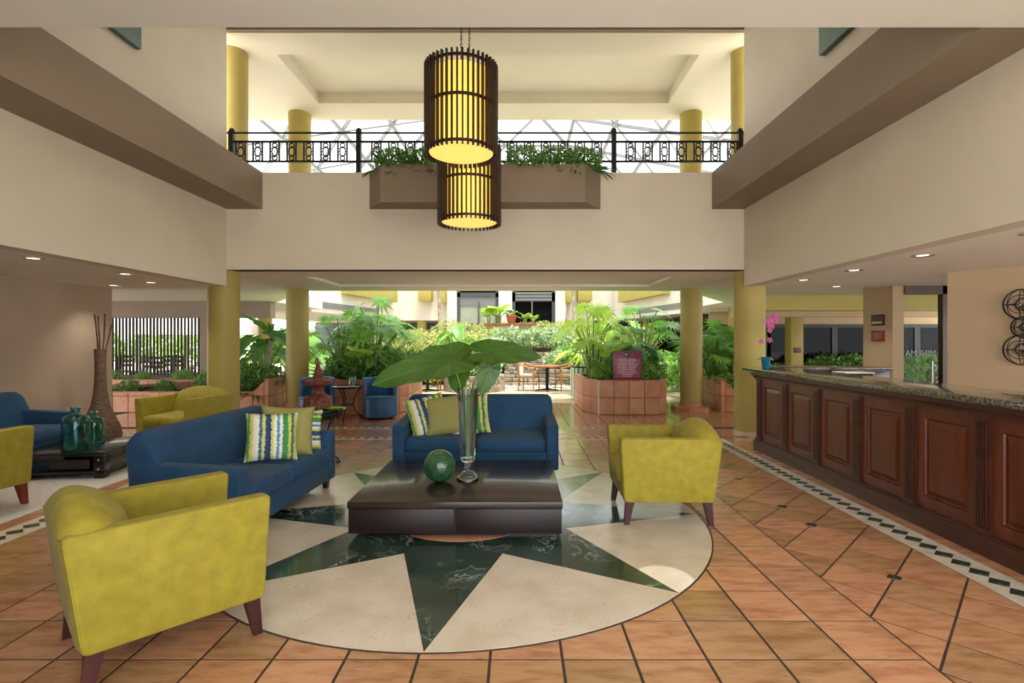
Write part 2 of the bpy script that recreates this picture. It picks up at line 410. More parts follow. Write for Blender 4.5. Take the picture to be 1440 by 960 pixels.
def stripe_mat(seed):
    m = pm('striped_cushion_fabric', (255, 255, 255), 0.9)
    N = m.node_tree.nodes; L = m.node_tree.links; p = N['Principled BSDF']
    tc = N.new('ShaderNodeTexCoord')
    sp = N.new('ShaderNodeSeparateXYZ'); L.new(tc.outputs['Object'], sp.inputs[0])
    nz = N.new('ShaderNodeTexNoise'); nz.inputs['Scale'].default_value = 55; nz.inputs['Detail'].default_value = 2
    L.new(tc.outputs['Object'], nz.inputs['Vector'])
    a = N.new('ShaderNodeMath'); a.operation = 'MULTIPLY_ADD'; a.inputs[1].default_value = 0.045; a.inputs[2].default_value = seed
    L.new(nz.outputs[0], a.inputs[0])
    b = N.new('ShaderNodeMath'); b.operation = 'ADD'; L.new(sp.outputs[0], b.inputs[0]); L.new(a.outputs[0], b.inputs[1])
    mr = N.new('ShaderNodeMapRange'); mr.inputs[1].default_value = -0.24; mr.inputs[2].default_value = 0.24; L.new(b.outputs[0], mr.inputs[0])
    rp = N.new('ShaderNodeValToRGB'); rp.color_ramp.interpolation = 'CONSTANT'
    cols = [(232, 230, 210), (112, 160, 70), (200, 204, 110), (226, 216, 196), (232, 226, 214), (58, 112, 130), (210, 210, 120), (50, 76, 128), (44, 66, 118),
            (206, 210, 96), (236, 234, 222), (88, 146, 180), (230, 232, 220), (64, 140, 80), (70, 146, 84), (204, 212, 84), (72, 110, 120), (200, 210, 90), (232, 230, 210)]
    el = rp.color_ramp.elements
    el.remove(el[1]); el[0].position = 0; el[0].color = lin(cols[0])
    for i in range(1, len(cols)):
        e = el.new(i / len(cols)); e.color = lin(cols[i])
    L.new(mr.outputs[0], rp.inputs[0]); L.new(rp.outputs[0], p.inputs['Base Color'])
    return m
M['stripe'] = stripe_mat(-0.02)
# ------------------------------------------------------------------ the setting: floor
AX = -0.47                                       # axis of the lobby
XL, XR = -4.45, 3.46                             # planes of the two long upper walls
floor = struct(B(-22, 22, -1.6, 40, -0.2, -0.002).build('floor', M['grout'], smooth=0))
floor['label'] = 'terracotta tiled lobby floor with a marble compass star and inlaid borders'

def clip(poly, x0, x1, y0, y1):
    def cut(p, axis, val, keep_less):
        out = []
        for i in range(len(p)):
            a, b = p[i], p[(i + 1) % len(p)]
            ia = (a[axis] <= val) == keep_less or a[axis] == val
            ib = (b[axis] <= val) == keep_less or b[axis] == val
            if ia: out.append(a)
            if ia != ib:
                t = (val - a[axis]) / (b[axis] - a[axis])
                out.append((a[0] + (b[0] - a[0]) * t, a[1] + (b[1] - a[1]) * t))
        return out
    for ax, v, k in ((0, x0, False), (0, x1, True), (1, y0, False), (1, y1, True)):
        if len(poly) < 3: return []
        poly = cut(poly, ax, v, k)
    return poly
def area(p): return abs(sum(p[i][0] * p[(i + 1) % len(p)][1] - p[(i + 1) % len(p)][0] * p[i][1] for i in range(len(p)))) / 2
def shrink(poly, d):
    n = len(poly)
    a = sum(poly[i][0] * poly[(i + 1) % n][1] - poly[(i + 1) % n][0] * poly[i][1] for i in range(n))
    if a < 0: poly = poly[::-1]
    out = []
    for i in range(n):
        p0, p1, p2 = Vector(poly[i - 1]), Vector(poly[i]), Vector(poly[(i + 1) % n])
        e1 = (p1 - p0).normalized(); e2 = (p2 - p1).normalized()
        n1 = Vector((-e1.y, e1.x)); n2 = Vector((-e2.y, e2.x))
        k = n1 + n2; k = k / max(0.25, k.dot(k)) * 2
        out.append(tuple(p1 + k * d))
    return out
def tile_mb(poly, mb=None, joint=0.006, top=0.0):
    mb = mb or MB()
    a = shrink(poly, joint); b = shrink(poly, joint + 0.0012); n = len(a)
    vs = [(p[0], p[1], top - 0.012) for p in a] + [(p[0], p[1], top - 0.0012) for p in a] + [(p[0], p[1], top) for p in b]
    fs = [(i, (i + 1) % n, n + (i + 1) % n, n + i) for i in range(n)] + [(n + i, n + (i + 1) % n, 2 * n + (i + 1) % n, 2 * n + i) for i in range(n)] + [tuple(range(2 * n, 3 * n))]
    return mb.add(vs, fs)

CX, CY, CR = -0.45, 4.49, 1.985                  # compass star
T = 0.3385
FX0, FX1 = AX - 2.38, AX + 2.38
SX0, SX1 = 2.84, 3.10                            # border strip on the desk side
def mir(x): return 2 * AX - x
sq = tile_mb([(-T / 2, -T / 2), (T / 2, -T / 2), (T / 2, T / 2), (-T / 2, T / 2)]).mesh('tile', M['tile'], 0)
y0 = 2.454 - 2 * 0.337
nrow = 0
y = y0
while y < 7.55:
    for k in range(14):
        x = FX1 - (k + 0.5) * 0.34
        far = max(math.hypot(x + sx * T / 2 - CX, y + 0.1685 + sy * T / 2 - CY) for sx in (-1, 1) for sy in (-1, 1))
        if far < CR - 0.01: continue
        inst('tile', sq, floor, (x, y + 0.1685, 0))
    y += 0.337
YB = y                                           # the cross border starts here
def diag_band(x0, x1, ya, yb, keep):
    d = 0.2335                                   # half diagonal of a tile
    cx = (x0 + x1) / 2
    i0 = int((ya - 3.30) / d) - 2; i1 = int((yb - 3.30) / d) + 3
    dots = []
    for i in range(i0, i1):
        for j in range(-2, 3):
            if (i + j) % 2 == 0: continue
            px, py = cx + j * d, 3.30 + i * d
            p = clip([(px - d, py), (px, py - d), (px + d, py), (px, py + d)], x0, x1, ya, yb)
            if len(p) > 2 and area(p) > 0.004:
                keep(p, px, py)
rhomb = {}
def right_keep(p, px, py):
    if len(p) == 4 and area(p) > 0.105:
        if 'm' not in rhomb: rhomb['m'] = tile_mb([(q[0] - px, q[1] - py) for q in p], joint=0.006).mesh('tile', M['tile'], 0)
        inst('tile', rhomb['m'], floor, (px, py, 0))
    else:
        tile_mb(p, joint=0.006).build('tile', M['tile'], floor, 0)
diag_band(FX1, SX0, 1.9, YB, right_keep)
far_mb = MB()
diag_band(mir(SX0), FX0, 1.9, YB, lambda p, a, b: tile_mb(p, far_mb))
dm = MB().prism([(-0.05, 0), (0, -0.05), (0.05, 0), (0, 0.05)], -0.004, 0.001).mesh('dot_tile', M['marble'], 0)
for yy in (2.366, 3.30, 4.234, 4.70, 5.635, 6.57):
    inst('dot_tile', dm, floor, ((FX1 + SX0) / 2, yy, 0))
    inst('dot_tile', dm, floor, ((FX0 + mir(SX0)) / 2, yy, 0))
# narrow row between border and desk, and the outer tiles
k = 0; y = 1.9
while y < YB:
    tile_mb([(SX1, y), (SX1 + 0.34, y), (SX1 + 0.34, y + 0.34), (SX1, y + 0.34)], far_mb)
    for q in range(9):
        xa = mir(SX1) - q * 0.34
        tile_mb([(xa, y), (xa - 0.34, y), (xa - 0.34, y + 0.34), (xa, y + 0.34)], far_mb)
    for q in range(1, 10):
        xa = SX1 + q * 0.34
        tile_mb([(xa, y), (xa + 0.34, y), (xa + 0.34, y + 0.34), (xa, y + 0.34)], far_mb)
    y += 0.34
# tiles beyond the first cross border: set on the diagonal, then straight again
def far_keep(p, a, b): tile_mb(p, far_mb)
d = 0.2385
y1, y2 = YB + 0.2, YB + 0.2 + 0.72
nx = int(16 / d)
for i in range(-2, 6):
    for j in range(-nx // 2, nx // 2):
        if (i + j) % 2 == 0: continue
        px, py = AX + j * d, y1 + i * d
        p = clip([(px - d, py), (px, py - d), (px + d, py), (px, py + d)], mir(SX1) - 3, SX1 + 3, y1, y2)
        if len(p) > 2 and area(p) > 0.004: tile_mb(p, far_mb)
y = y2 + 0.2
while y < 12.1:
    for k in range(-22, 22):
        xa = AX + k * 0.34
        tile_mb([(xa, y), (xa + 0.34, y), (xa + 0.34, y + 0.34), (xa, y + 0.34)], far_mb)
    y += 0.34
YP = y
o = far_mb.build('outer_tiles', M['tile_far'], floor, 0); o['kind'] = 'stuff'
B(-22, 22, YP, 40, -0.05, 0.0).build('patio_paving', M['patio'], floor, 0)
# border strips with a chain of green diamonds
hd = 0.068
dia = MB().prism([(-hd, 0), (0, -hd), (hd, 0), (0, hd)], -0.003, 0.0035).mesh('diamond_tile', M['marble'], 0)
def strip(x0, x1, ya, yb, along):
    s = tile_mb([(x0, ya), (x1, ya), (x1, yb), (x0, yb)], joint=0.002, top=0.002).build('border_strip', M['white_tile'], floor, 0)
    if along == 'y':
        t = ya + hd
        while t < yb: inst('diamond_tile', dia, s, ((x0 + x1) / 2, t, 0)); t += 2 * hd + 0.004
    else:
        t = x0 + hd
        while t < x1: inst('diamond_tile', dia, s, (t, (ya + yb) / 2, 0)); t += 2 * hd + 0.004
M['white_tile'] = pm('white_marble_tile', (222, 212, 196), 0.25, col2=(200, 188, 170), nscale=8)
strip(SX0, SX1, 1.9, YB, 'y')
strip(mir(SX1), mir(SX0), 1.9, YB, 'y')
strip(mir(SX1), SX1, YB, YB + 0.2, 'x')
strip(mir(SX1), SX1, y2, y2 + 0.2, 'x')

# compass star of green marble and travertine
star = bpy.data.objects.new('compass_inlay', None); C.objects.link(star); star.parent = floor; star.location = (CX, CY, 0)
star['label'] = 'round compass star inlay of green marble and travertine'
RI = 0.9
n = 96
ring = [(math.cos(2 * PI * i / n), math.sin(2 * PI * i / n)) for i in range(n)]
MB().prism([(p[0] * (CR + 0.012), p[1] * (CR + 0.012)) for p in ring], -0.01, 0.002).build('border_ring', M['grout'], star, 0)
for k in range(8):
    a0 = k * PI / 4; a1 = a0 + PI / 4; am = a0 + PI / 8
    arc = [(CR * math.cos(a0 + (a1 - a0) * i / 12), CR * math.sin(a0 + (a1 - a0) * i / 12)) for i in range(13)]
    arc.append((RI * math.cos(am), RI * math.sin(am)))
    MB().prism(arc, -0.008, 0.004).build('travertine_slab', M['travertine'], star, 0)
    tip = (CR * math.cos(a0), CR * math.sin(a0))
    b = PI / 8
    MB().prism([(0, 0), (RI * math.cos(a0 - b), RI * math.sin(a0 - b)), tip, (RI * math.cos(a0 + b), RI * math.sin(a0 + b))], -0.008, 0.0042).build('marble_point', M['marble'], star, 0)
MB().prism([(p[0] * 0.62, p[1] * 0.62) for p in ring], -0.008, 0.0062).build('centre_disc', M['clad'], star, 0)

# unseen forecourt behind the camera, added pale to bounce daylight up, and the ground outside at the far left
struct(B(-30, 30, -34, -1.6, -0.2, -0.01).build('floor_bounce', M['forecourt'], smooth=0))
# ------------------------------------------------------------------ the setting: walls and ceilings
ZL, ZS, ZB, ZT, ZG = 2.315, 2.565, 3.49, 4.05, 6.23   # low ceiling, soffit, beam bottom, parapet top, gallery ceiling
YF, YE = 8.0, 11.5                               # balcony front, far edge of the gallery
struct(B(XL - 0.2, XL, -1.3, YF, ZL, 6.4).build('wall_left_upper', M['wall'], smooth=0))
struct(B(XR, XR + 0.2, -1.3, YF, ZL, 6.4).build('wall_right_upper', M['wall'], smooth=0))
struct(B(XL - 0.2, XR + 0.2, YF, YF + 0.2, ZS, ZT).build('wall_back', M['wall'], smooth=0))
struct(B(XL - 0.2, XL + 0.55, 3.34, YF, ZB, ZT).build('trim_1', M['taupe'], smooth=0))
struct(B(XR - 0.49, XR + 0.2, 3.34, YF, ZB, ZT).build('trim_2', M['taupe'], smooth=0))
pl = struct(MB().prism([(-2.28, YF + 0.02), (-1.99, 7.6), (0.98, 7.6), (1.28, YF + 0.02)], ZB, 4.045).build('trim_3', M['taupe'], smooth=0))
pl['label'] = 'taupe planter box built into the balcony front'
# entrance ceiling over the camera
struct(B(-12, 12, -1.3, 3.34, ZB, 4.1).build('ceiling_entrance', M['ceil'], smooth=0))
# unseen wall added behind the camera, left of the entrance, to cut frontal daylight
struct(B(-7, -1.5, -1.3, -1.1, 0, ZB).build('wall_front_blocker', M['wall'], smooth=0))
# side ceilings
struct(B(-9.5, XL - 0.2, -1.3, 8.5, ZL, ZL + 0.3).build('ceiling_left', M['ceil'], smooth=0))
struct(B(XR + 0.2, 11, -1.3, 8.3, ZL, ZL + 0.3).build('ceiling_right', M['ceil'], smooth=0))
# unseen wall added to keep sun and sky out, and the lobby ceiling
struct(B(XL - 0.2, XR + 0.2, 3.0, 3.2, 4.1, 6.4).build('wall_upper_blocker', M['wall'], smooth=0))
struct(B(XL - 0.2, XR + 0.2, 3.0, YF, 6.4, 6.6).build('ceiling', M['ceil'], smooth=0))
# gallery: soffit with a shallow tray, floor, ceiling with a deep tray
def tray(name, x0, x1, ya, yb, z, tx0, tx1, ty0, ty1, dz, mat, th=0.4):
    m = MB()
    m.box(x0, x1, ya, ty0, z, z + th).box(x0, x1, ty1, yb, z, z + th).box(x0, tx0, ty0, ty1, z, z + th).box(tx1, x1, ty0, ty1, z, z + th).box(tx0, tx1, ty0, ty1, z + dz, z + th)
    return struct(m.build(name, mat, smooth=0))
tray('ceiling_soffit', XL - 0.2, XR + 0.2, YF + 0.02, YE, ZS, -3.6, 2.66, 8.9, 10.6, 0.05, M['ceil'])
tray('ceiling_gallery', -9, 8, YF + 0.08, 11.3, ZG, -4.0, 3.02, 8.7, 10.49, 0.22, M['ceil_cream'])
struct(B(XL - 0.2, XR + 0.2, YF, YF + 0.08, 6.235, 6.6).build('trim_4', M['taupe'], smooth=0))
struct(B(-9, XL - 0.25, 8.45, 8.65, ZS, 6.5).build('wall_gallery_left', M['wall'], smooth=0))
struct(B(XR + 0.25, 8, 8.45, 8.65, ZS, 6.5).build('wall_gallery_right', M['wall'], smooth=0))
struct(B(-9.2, -9, 8.45, 11.4, ZS, 6.6).build('wall_gallery_blocker_left', M['wall'], smooth=0))  # both gallery ends added to block open sky and dim the gallery
struct(B(8, 8.2, 8.45, 11.4, ZS, 6.6).build('wall_gallery_blocker_right', M['wall'], smooth=0))
# side ceilings beyond the lobby
struct(MB().prism([(-16, 8.5), (XL - 0.21, 8.5), (XL - 0.21, 11.5), (-6.9, 15), (-6.9, 18.5), (-16, 18.5)], ZS, ZS + 0.4).build('ceiling_left_far', M['ceil'], smooth=0))
struct(MB().prism([(16, 8.3), (XR + 0.21, 8.3), (XR + 0.21, 11.5), (5.9, 15), (5.9, 18.5), (16, 18.5)], ZS, ZS + 0.4).build('ceiling_right_far', M['ceil'], smooth=0))
# low walls of the two sides
struct(B(-6.8, -6.55, -1.3, 8.45, 0, ZL).build('wall_left', M['wall_mauve'], smooth=0))
dx, dy = 0.34 / 0.707, -0.62 / 0.707
wp0 = Vector((5.27, 6.42)); wd = Vector((dx, dy)).normalized(); wn = Vector((-wd.y, wd.x))
if wn.x < 0: wn = -wn
e = wp0 + wd * 10
struct(MB().prism([tuple(wp0), tuple(e), tuple(e + wn * 0.25), tuple(wp0 + wn * 0.25)], 0, ZL).build('wall_right', M['wall_beige'], smooth=0))
struct(B(5.71, 5.88, 7.97, 8.65, 0, ZS).build('wall_right_return', M['wall_beige'], smooth=0))
# far right: yellow beams, lintel and dark windows
struct(B(5.9, 16, 12.6, 13.0, 2.20, ZS).build('trim_5', M['yellow'], smooth=0))
struct(B(6.9, 16, 16.6, 17.0, 2.22, ZS).build('trim_6', M['wall_beige'], smooth=0))
wr = struct(MB().box(7.0, 16, 19.0, 19.2, 2.05, ZS).box(7.0, 16, 19.0, 19.2, 0, 0.55).build('wall_right_far', M['wall_beige'], smooth=0))
for i in range(6):
    x0 = 7.0 + i * 1.5
    wnd = struct(MB().box(x0, x0 + 0.1, 18.98, 19.1, 0.55, 2.05).box(x0 + 1.4, x0 + 1.5, 18.98, 19.1, 0.55, 2.05).box(x0 + 0.1, x0 + 1.4, 18.98, 19.1, 0.55, 0.65).box(x0 + 0.1, x0 + 1.4, 18.98, 19.1, 1.93, 2.05).build('window_%d' % (i + 1), M['darkframe'], smooth=0))
    B(x0 + 0.1, x0 + 1.4, 19.03, 19.06, 0.65, 1.93).build('pane', M['darkwin'], wnd, 0)
# far left: header above the slatted screen
struct(B(-16, -6.9, 14.6, 14.9, 2.1, ZS).build('trim_7', M['taupe'], smooth=0))
struct(B(-8.88, -8.5, 14.62, 14.88, 0, 2.1).build('wall_left_far', M['taupe'], smooth=0))

# columns
def column(x, y, z0, z1, label, r=0.228, foot=None, grp=None):
    t = thing('column', label, 'column', (x, y, z0), 0, grp)
    MB().lathe([(r, 0), (r, z1 - z0)], 40).build('shaft', M['olive'], t)
    if foot == 'plinth':
        MB().prism([(0.42 * math.cos(PI / 8 + k * PI / 4), 0.42 * math.sin(PI / 8 + k * PI / 4)) for k in range(8)], 0, 0.09).build('plinth', M['clad'], t, 0)
        MB().lathe([(r + 0.02, 0.09), (r + 0.02, 0.16)], 40).build('foot_ring', M['clad'], t)
    elif foot == 'ring':
        MB().lathe([(r + 0.012, 0), (r + 0.012, 0.07)], 40).build('foot_ring', M['patio'], t)
column(-4.63, 8.24, 0, ZS, 'tall olive round column behind the lime armchair beside the left wall', foot='ring')
column(3.65, 8.24, 0, ZS, 'tall olive round column at the end of the reception desk', foot='ring')
column(-4.69, 11.15, 0, ZS, 'olive round column standing behind the blue tub chairs', foot='plinth')
column(3.70, 11.15, 0, ZS, 'olive round column on an octagonal plinth right of the maroon sign', foot='plinth')
column(-4.70, 8.64, ZT - 0.6, 6.4, 'upper olive column at the left end of the balcony railing')
column(3.76, 8.64, ZT - 0.6, 6.4, 'upper olive column at the right end of the balcony railing')
column(-4.58, 11.0, 2.965, ZG, 'upper olive column at the far left edge of the gallery')
column(3.64, 11.0, 2.965, ZG, 'upper olive column at the far right edge of the gallery')
column(-8.5, 17.6, 0, ZS, 'olive column among plants at the far left of the courtyard')
column(7.4, 17.8, 0, ZS, 'olive column among plants at the far right of the courtyard')
t = thing('square_pillar', 'mustard square pillar with a maroon plaque beside the dark windows', 'pillar', (9.45, 17.9, 0))
RB(-0.21, 0.21, -0.21, 0.21, 0, ZS, r=0.01).build('shaft', M['olive'], t)
RB(-0.12, 0.12, -0.235, -0.21, 1.05, 1.22, r=0.005).build('plaque', M['maroon'], t)

# green panels high on the side walls
tag(RB(XL, XL + 0.07, 4.2, 6.1, 4.87, 6.1, r=0.01).build('wall_panel', M['green_panel']), 'dark green panel high on the wall above the left taupe beam', 'panel')
tag(RB(XR - 0.07, XR, 4.0, 5.9, 4.69, 6.1, r=0.01).build('wall_panel', M['green_panel']), 'dark green panel high on the wall above the right taupe beam', 'panel')

# recessed downlights in the low ceilings
def downlight(x, y, z, label, grp, power=30):
    t = thing('ceiling_downlight', label, 'downlight', (x, y, z), 0, grp)
    MB().lathe([(0.095, 0), (0.095, -0.006), (0.078, -0.006), (0.07, -0.001)], 24, cap=False).build('trim_ring', M['spot_rim'], t)
    MB().lathe([(0.05, -0.003), (0.05, -0.001)], 20).build('lens', M['spot'], t)
    l = bpy.data.lights.new('downlight', 'SPOT'); l.energy = power; l.spot_size = R(110); l.spot_blend = 0.8; l.shadow_soft_size = 0.06; l.color = (1, 0.9, 0.74)
    o = bpy.data.objects.new('downlight_lamp', l); C.objects.link(o); o.parent = t; o.location = (0, 0, -0.03)
for (x, y) in ((-4.87, 5.26), (-4.89, 6.52), (-5.26, 7.5), (-6.1, 7.9), (-4.9, 4.0)):
    downlight(x, y, ZL, 'recessed downlight in the low ceiling over the rug and blue seating', 'downlights in the low ceiling on the rug side')
for (x, y) in ((3.93, 5.08), (3.97, 6.18), (3.92, 7.18), (4.9, 8.05), (3.95, 4.0)):
    downlight(x, y, ZL, 'recessed downlight in the low ceiling over the reception desk', 'downlights in the low ceiling over the desk')
for (x, y) in ((5.2, 9.7), (5.4, 10.6)):
    downlight(x, y, ZS, 'small downlight in the ceiling beyond the reception desk', 'downlights beyond the desk')
# ------------------------------------------------------------------ balcony railing
def railing():
    t = thing('balcony_railing', 'black wrought iron balcony railing with looped panels', 'railing', (0, YF + 0.09, ZT))
    X0, X1 = -4.42, 3.44
    MB().tube([(X0 - 0.15, 0, 0.64), (X1 + 0.15, 0, 0.64)], 0.016, 8).build('top_rail', M['iron'], t)
    B(X0, X1, -0.018, 0.018, 0.49, 0.515).build('middle_rail', M['iron'], t, 0)
    B(X0, X1, -0.018, 0.018, 0.185, 0.21).build('bottom_rail', M['iron'], t, 0)
    post = MB().box(-0.036, 0.036, -0.036, 0.036, 0, 0.66).lathe([(0.045, 0.66), (0.04, 0.69), (0.022, 0.71), (0.0, 0.715)], 12).mesh('post', M['iron'])
    for x in (-4.42, -2.455, 1.485, 3.44): inst('post', post, t, (x, 0, 0))
    m = MB()
    for sx in (-1, 1): m.box(sx * 0.07 - 0.011, sx * 0.07 + 0.011, -0.01, 0.01, 0.21, 0.49)
    def ell(cz, a, b, n=18): m.tube([(a * math.cos(2 * PI * i / n), 0, cz + b * math.sin(2 * PI * i / n)) for i in range(n)], 0.0105, 5, True)
    ell(0.35, 0.042, 0.075); ell(0.447, 0.037, 0.036); ell(0.253, 0.037, 0.036)
    for sx in (-1, 1):
        for cz in (0.30, 0.35, 0.40): m.box(sx * 0.055 - 0.016, sx * 0.055 + 0.016, -0.006, 0.006, cz - 0.006, cz + 0.006)
    me = m.mesh('loop_panel', M['iron'])
    x = -4.28; n = 0
    while x < 3.36:
        if min(abs(x - p) for p in (-4.42, -2.455, 1.485, 3.44)) > 0.1: inst('loop_panel', me, t, (x, 0, 0))
        x += 0.262
railing()

# ------------------------------------------------------------------ hanging lanterns
def lantern(x, y, zt, zb, label):
    t = thing('hanging_lantern', label, 'pendant lamp', (x, y, zb), 0)
    h = zt - zb; Ro = 0.345
    slat = MB().box(Ro - 0.014, Ro + 0.014, -0.008, 0.008, 0, h).mesh('slat', M['slat'], 0)
    for k in range(44): inst('slat', slat, t, (0, 0, 0), (0, 0, 2 * PI * k / 44))
    for z in (0.035, 0.46 * h + 0.06, h - 0.055):
        MB().lathe([(Ro - 0.03, z), (Ro - 0.012, z), (Ro - 0.012, z + 0.025), (Ro - 0.03, z + 0.025), (Ro - 0.03, z)], 48, cap=False).build('ring', M['slat'], t)
    MB().lathe([(Ro - 0.036, 0.05), (Ro - 0.036, h - 0.09)], 48, cap=False).build('shade', M['shade'], t)
    MB().lathe([(Ro - 0.036, 0.03), (Ro - 0.036, 0.045)], 48).build('diffuser', M['diffuser'], t)
    for a in (0.0,):
        ch = MB()
        cx, cy = 0.0, 0.0; z = h - 0.06; k = 0
        while z < 6.4 - zb - 0.02:
            P = []
            for i in range(10):
                u, v = 0.009 * math.cos(2 * PI * i / 10), 0.022 * math.sin(2 * PI * i / 10)
                P.append((cx + (u if k % 2 else 0), cy + (0 if k % 2 else u), z + v + 0.02))
            ch.tube(P, 0.0036, 4, True)
            z += 0.036; k += 1
        ch.build('chain', M['iron'], t)
    MB().tube([(0.3 * math.cos(2.4), 0.3 * math.sin(2.4), h - 0.07), (0.15 * math.cos(2.4), 0.15 * math.sin(2.4), h - 0.05), (-0.3 * math.cos(2.4), -0.3 * math.sin(2.4), h - 0.07)], 0.008).build('spreader_bar', M['iron'], t)
lantern(-0.55, 5.1, 4.15, 3.28, 'higher slatted drum lantern with glowing yellow shade on chains')
lantern(-0.545, 5.9, 3.66, 2.79, 'lower slatted drum lantern with glowing yellow shade behind the higher one')

# ------------------------------------------------------------------ seating
def bez(pts, n):                                  # closed smooth ring through points (Catmull-Rom)
    out = []; m = len(pts)
    for i in range(m):
        p0, p1, p2, p3 = (Vector(pts[(i + k) % m]) for k in (-1, 0, 1, 2))
        for j in range(n):
            t = j / n
            out.append(0.5 * ((2 * p1) + (p2 - p0) * t + (2 * p0 - 5 * p1 + 4 * p2 - p3) * t * t + (3 * p1 - p0 - 3 * p2 + p3) * t ** 3))
    return out
def rounded(poly, r, n=4):                        # 2D polygon with rounded corners
    out = []; m = len(poly)
    for i in range(m):
        a, b, c = Vector(poly[i - 1]), Vector(poly[i]), Vector(poly[(i + 1) % m])
        rr = min(r, (a - b).length * 0.45, (c - b).length * 0.45)
        p, q = b + (a - b).normalized() * rr, b + (c - b).normalized() * rr
        for k in range(n + 1):
            t = k / n
            out.append(p * (1 - t) ** 2 + b * 2 * t * (1 - t) + q * t * t)
    return out
def slab_xz(profile, y0, y1, r=0.02):             # profile in x,z pushed along y with softened rims
    m = MB(); n = len(profile)
    cx = sum(p[0] for p in profile) / n; cz = sum(p[1] for p in profile) / n
    def ring(y, d): 
        out = []
        for p in profile:
            v = Vector((p[0] - cx, p[1] - cz)); l = v.length
            v = v * max(0, (l - d) / l)
            out.append((cx + v.x, y, cz + v.y))
        return out
    rings = []
    for k in range(4):
        a = PI / 2 * k / 3
        rings.append(ring(y0 + r * (1 - math.sin(a)), r * (1 - math.cos(a)) if False else r * (1 - math.sin(a))))
    rings = [ring(y0, r), ring(y0 + r * 0.3, r * 0.3), ring(y0 + r, 0), ring(y1 - r, 0), ring(y1 - r * 0.3, r * 0.3), ring(y1, r)]
    m.loft([q[::-1] for q in rings])
    return m

def leg_mb(x, y, h, dxo, dyo, a=0.034, b=0.02):   # tapered splayed leg
    return MB().loft([[(x + dxo + sx * b, y + dyo + sy * b, 0) for sx, sy in ((-1, -1), (1, -1), (1, 1), (-1, 1))],
                      [(x + sx * a, y + sy * a, h + 0.01) for sx, sy in ((-1, -1), (1, -1), (1, 1), (-1, 1))]])

def armchair(label, loc, rotz, wid=0.74, legm='leg', grp=None):
    t = thing('armchair', label, 'armchair', loc, rotz, grp)
    hw = wid / 2; at = 0.10; lh = 0.19; ah = 0.705
    L = M['lime']
    prof = rounded([(-0.36, lh), (0.365, lh), (0.395, ah), (-0.425, ah - 0.005)], 0.03)
    for s in (-1, 1):
        ya, yb = (hw - at, hw) if s > 0 else (-hw, -hw + at)
        slab_xz(prof, ya, yb, 0.018).build('arm', L, t, 50)
        for z, xa, xb in ((ah - 0.012, -0.40, 0.37),):
            MB().tube([(xa, s * (hw - 0.004), z - 0.012), (xb, s * (hw - 0.004), z - 0.012)], 0.004, 5).build('piping', L, t)
    # front rail and seat base
    RB(-0.36, 0.36, -hw + at - 0.005, hw - at + 0.005, lh, 0.33, r=0.02, seg=2).build('seat_base', L, t)
    MB().superbox(0.03, 0, 0.385, 0.375, hw - at + 0.004, 0.082, 0.35, 0.22).build('seat_cushion', L, t, 60)
    # arched back
    rings = []
    N_ = 16
    for k in range(N_ + 1):
        s = -1 + 2 * k / N_
        yy = s * (hw - 0.004)
        top = ah + 0.002 + 0.112 * (1 - abs(s) ** 2.2)
        e = 0.012 if k in (0, N_) else 0
        bulge = 0.05 * (1 - s * s)
        sec = [(-0.37 + e, lh + 0.005 + e), (-0.432 + e, ah - 0.02), (-0.425 + e, top - 0.05), (-0.385, top - 0.008 - e), (-0.33, top - e), (-0.27 + bulge * 0.3, top - 0.03 - e), (-0.215 + bulge - e, top - 0.12), (-0.16 + bulge - e, 0.45), (-0.16 + bulge * 0.5 - e, 0.36), (-0.2, lh + 0.01 + e)]
        # soft cross-section
        ring = [(p.x, yy, p.y) for p in rounded(sec, 0.03, 2)]
        rings.append(ring[::-1])
    MB().loft(rings).build('backrest', L, t, 60)
    for sx, sy in ((1, 1), (1, -1), (-1, 1), (-1, -1)):
        leg_mb(sx * 0.31 + (0.0 if sx > 0 else 0.0), sy * (hw - 0.055), lh, sx * 0.03, sy * 0.008).build('leg', M[legm], t, 20)
    return t
armchair('large lime velvet armchair with dark legs in front of the blue sofa', (-1.80, 2.655, 0), R(46))
armchair('lime velvet armchair standing alone between coffee table and reception desk', (1.225, 4.555, 0), R(179))
armchair('lime velvet armchair with red-brown leg on the pale rug', (-4.86, 4.48, 0.008), R(80), legm='leg_red')
armchair('lime velvet armchair behind the blue sofa by the olive column', (-4.72, 7.42, 0), R(-100), wid=0.86)

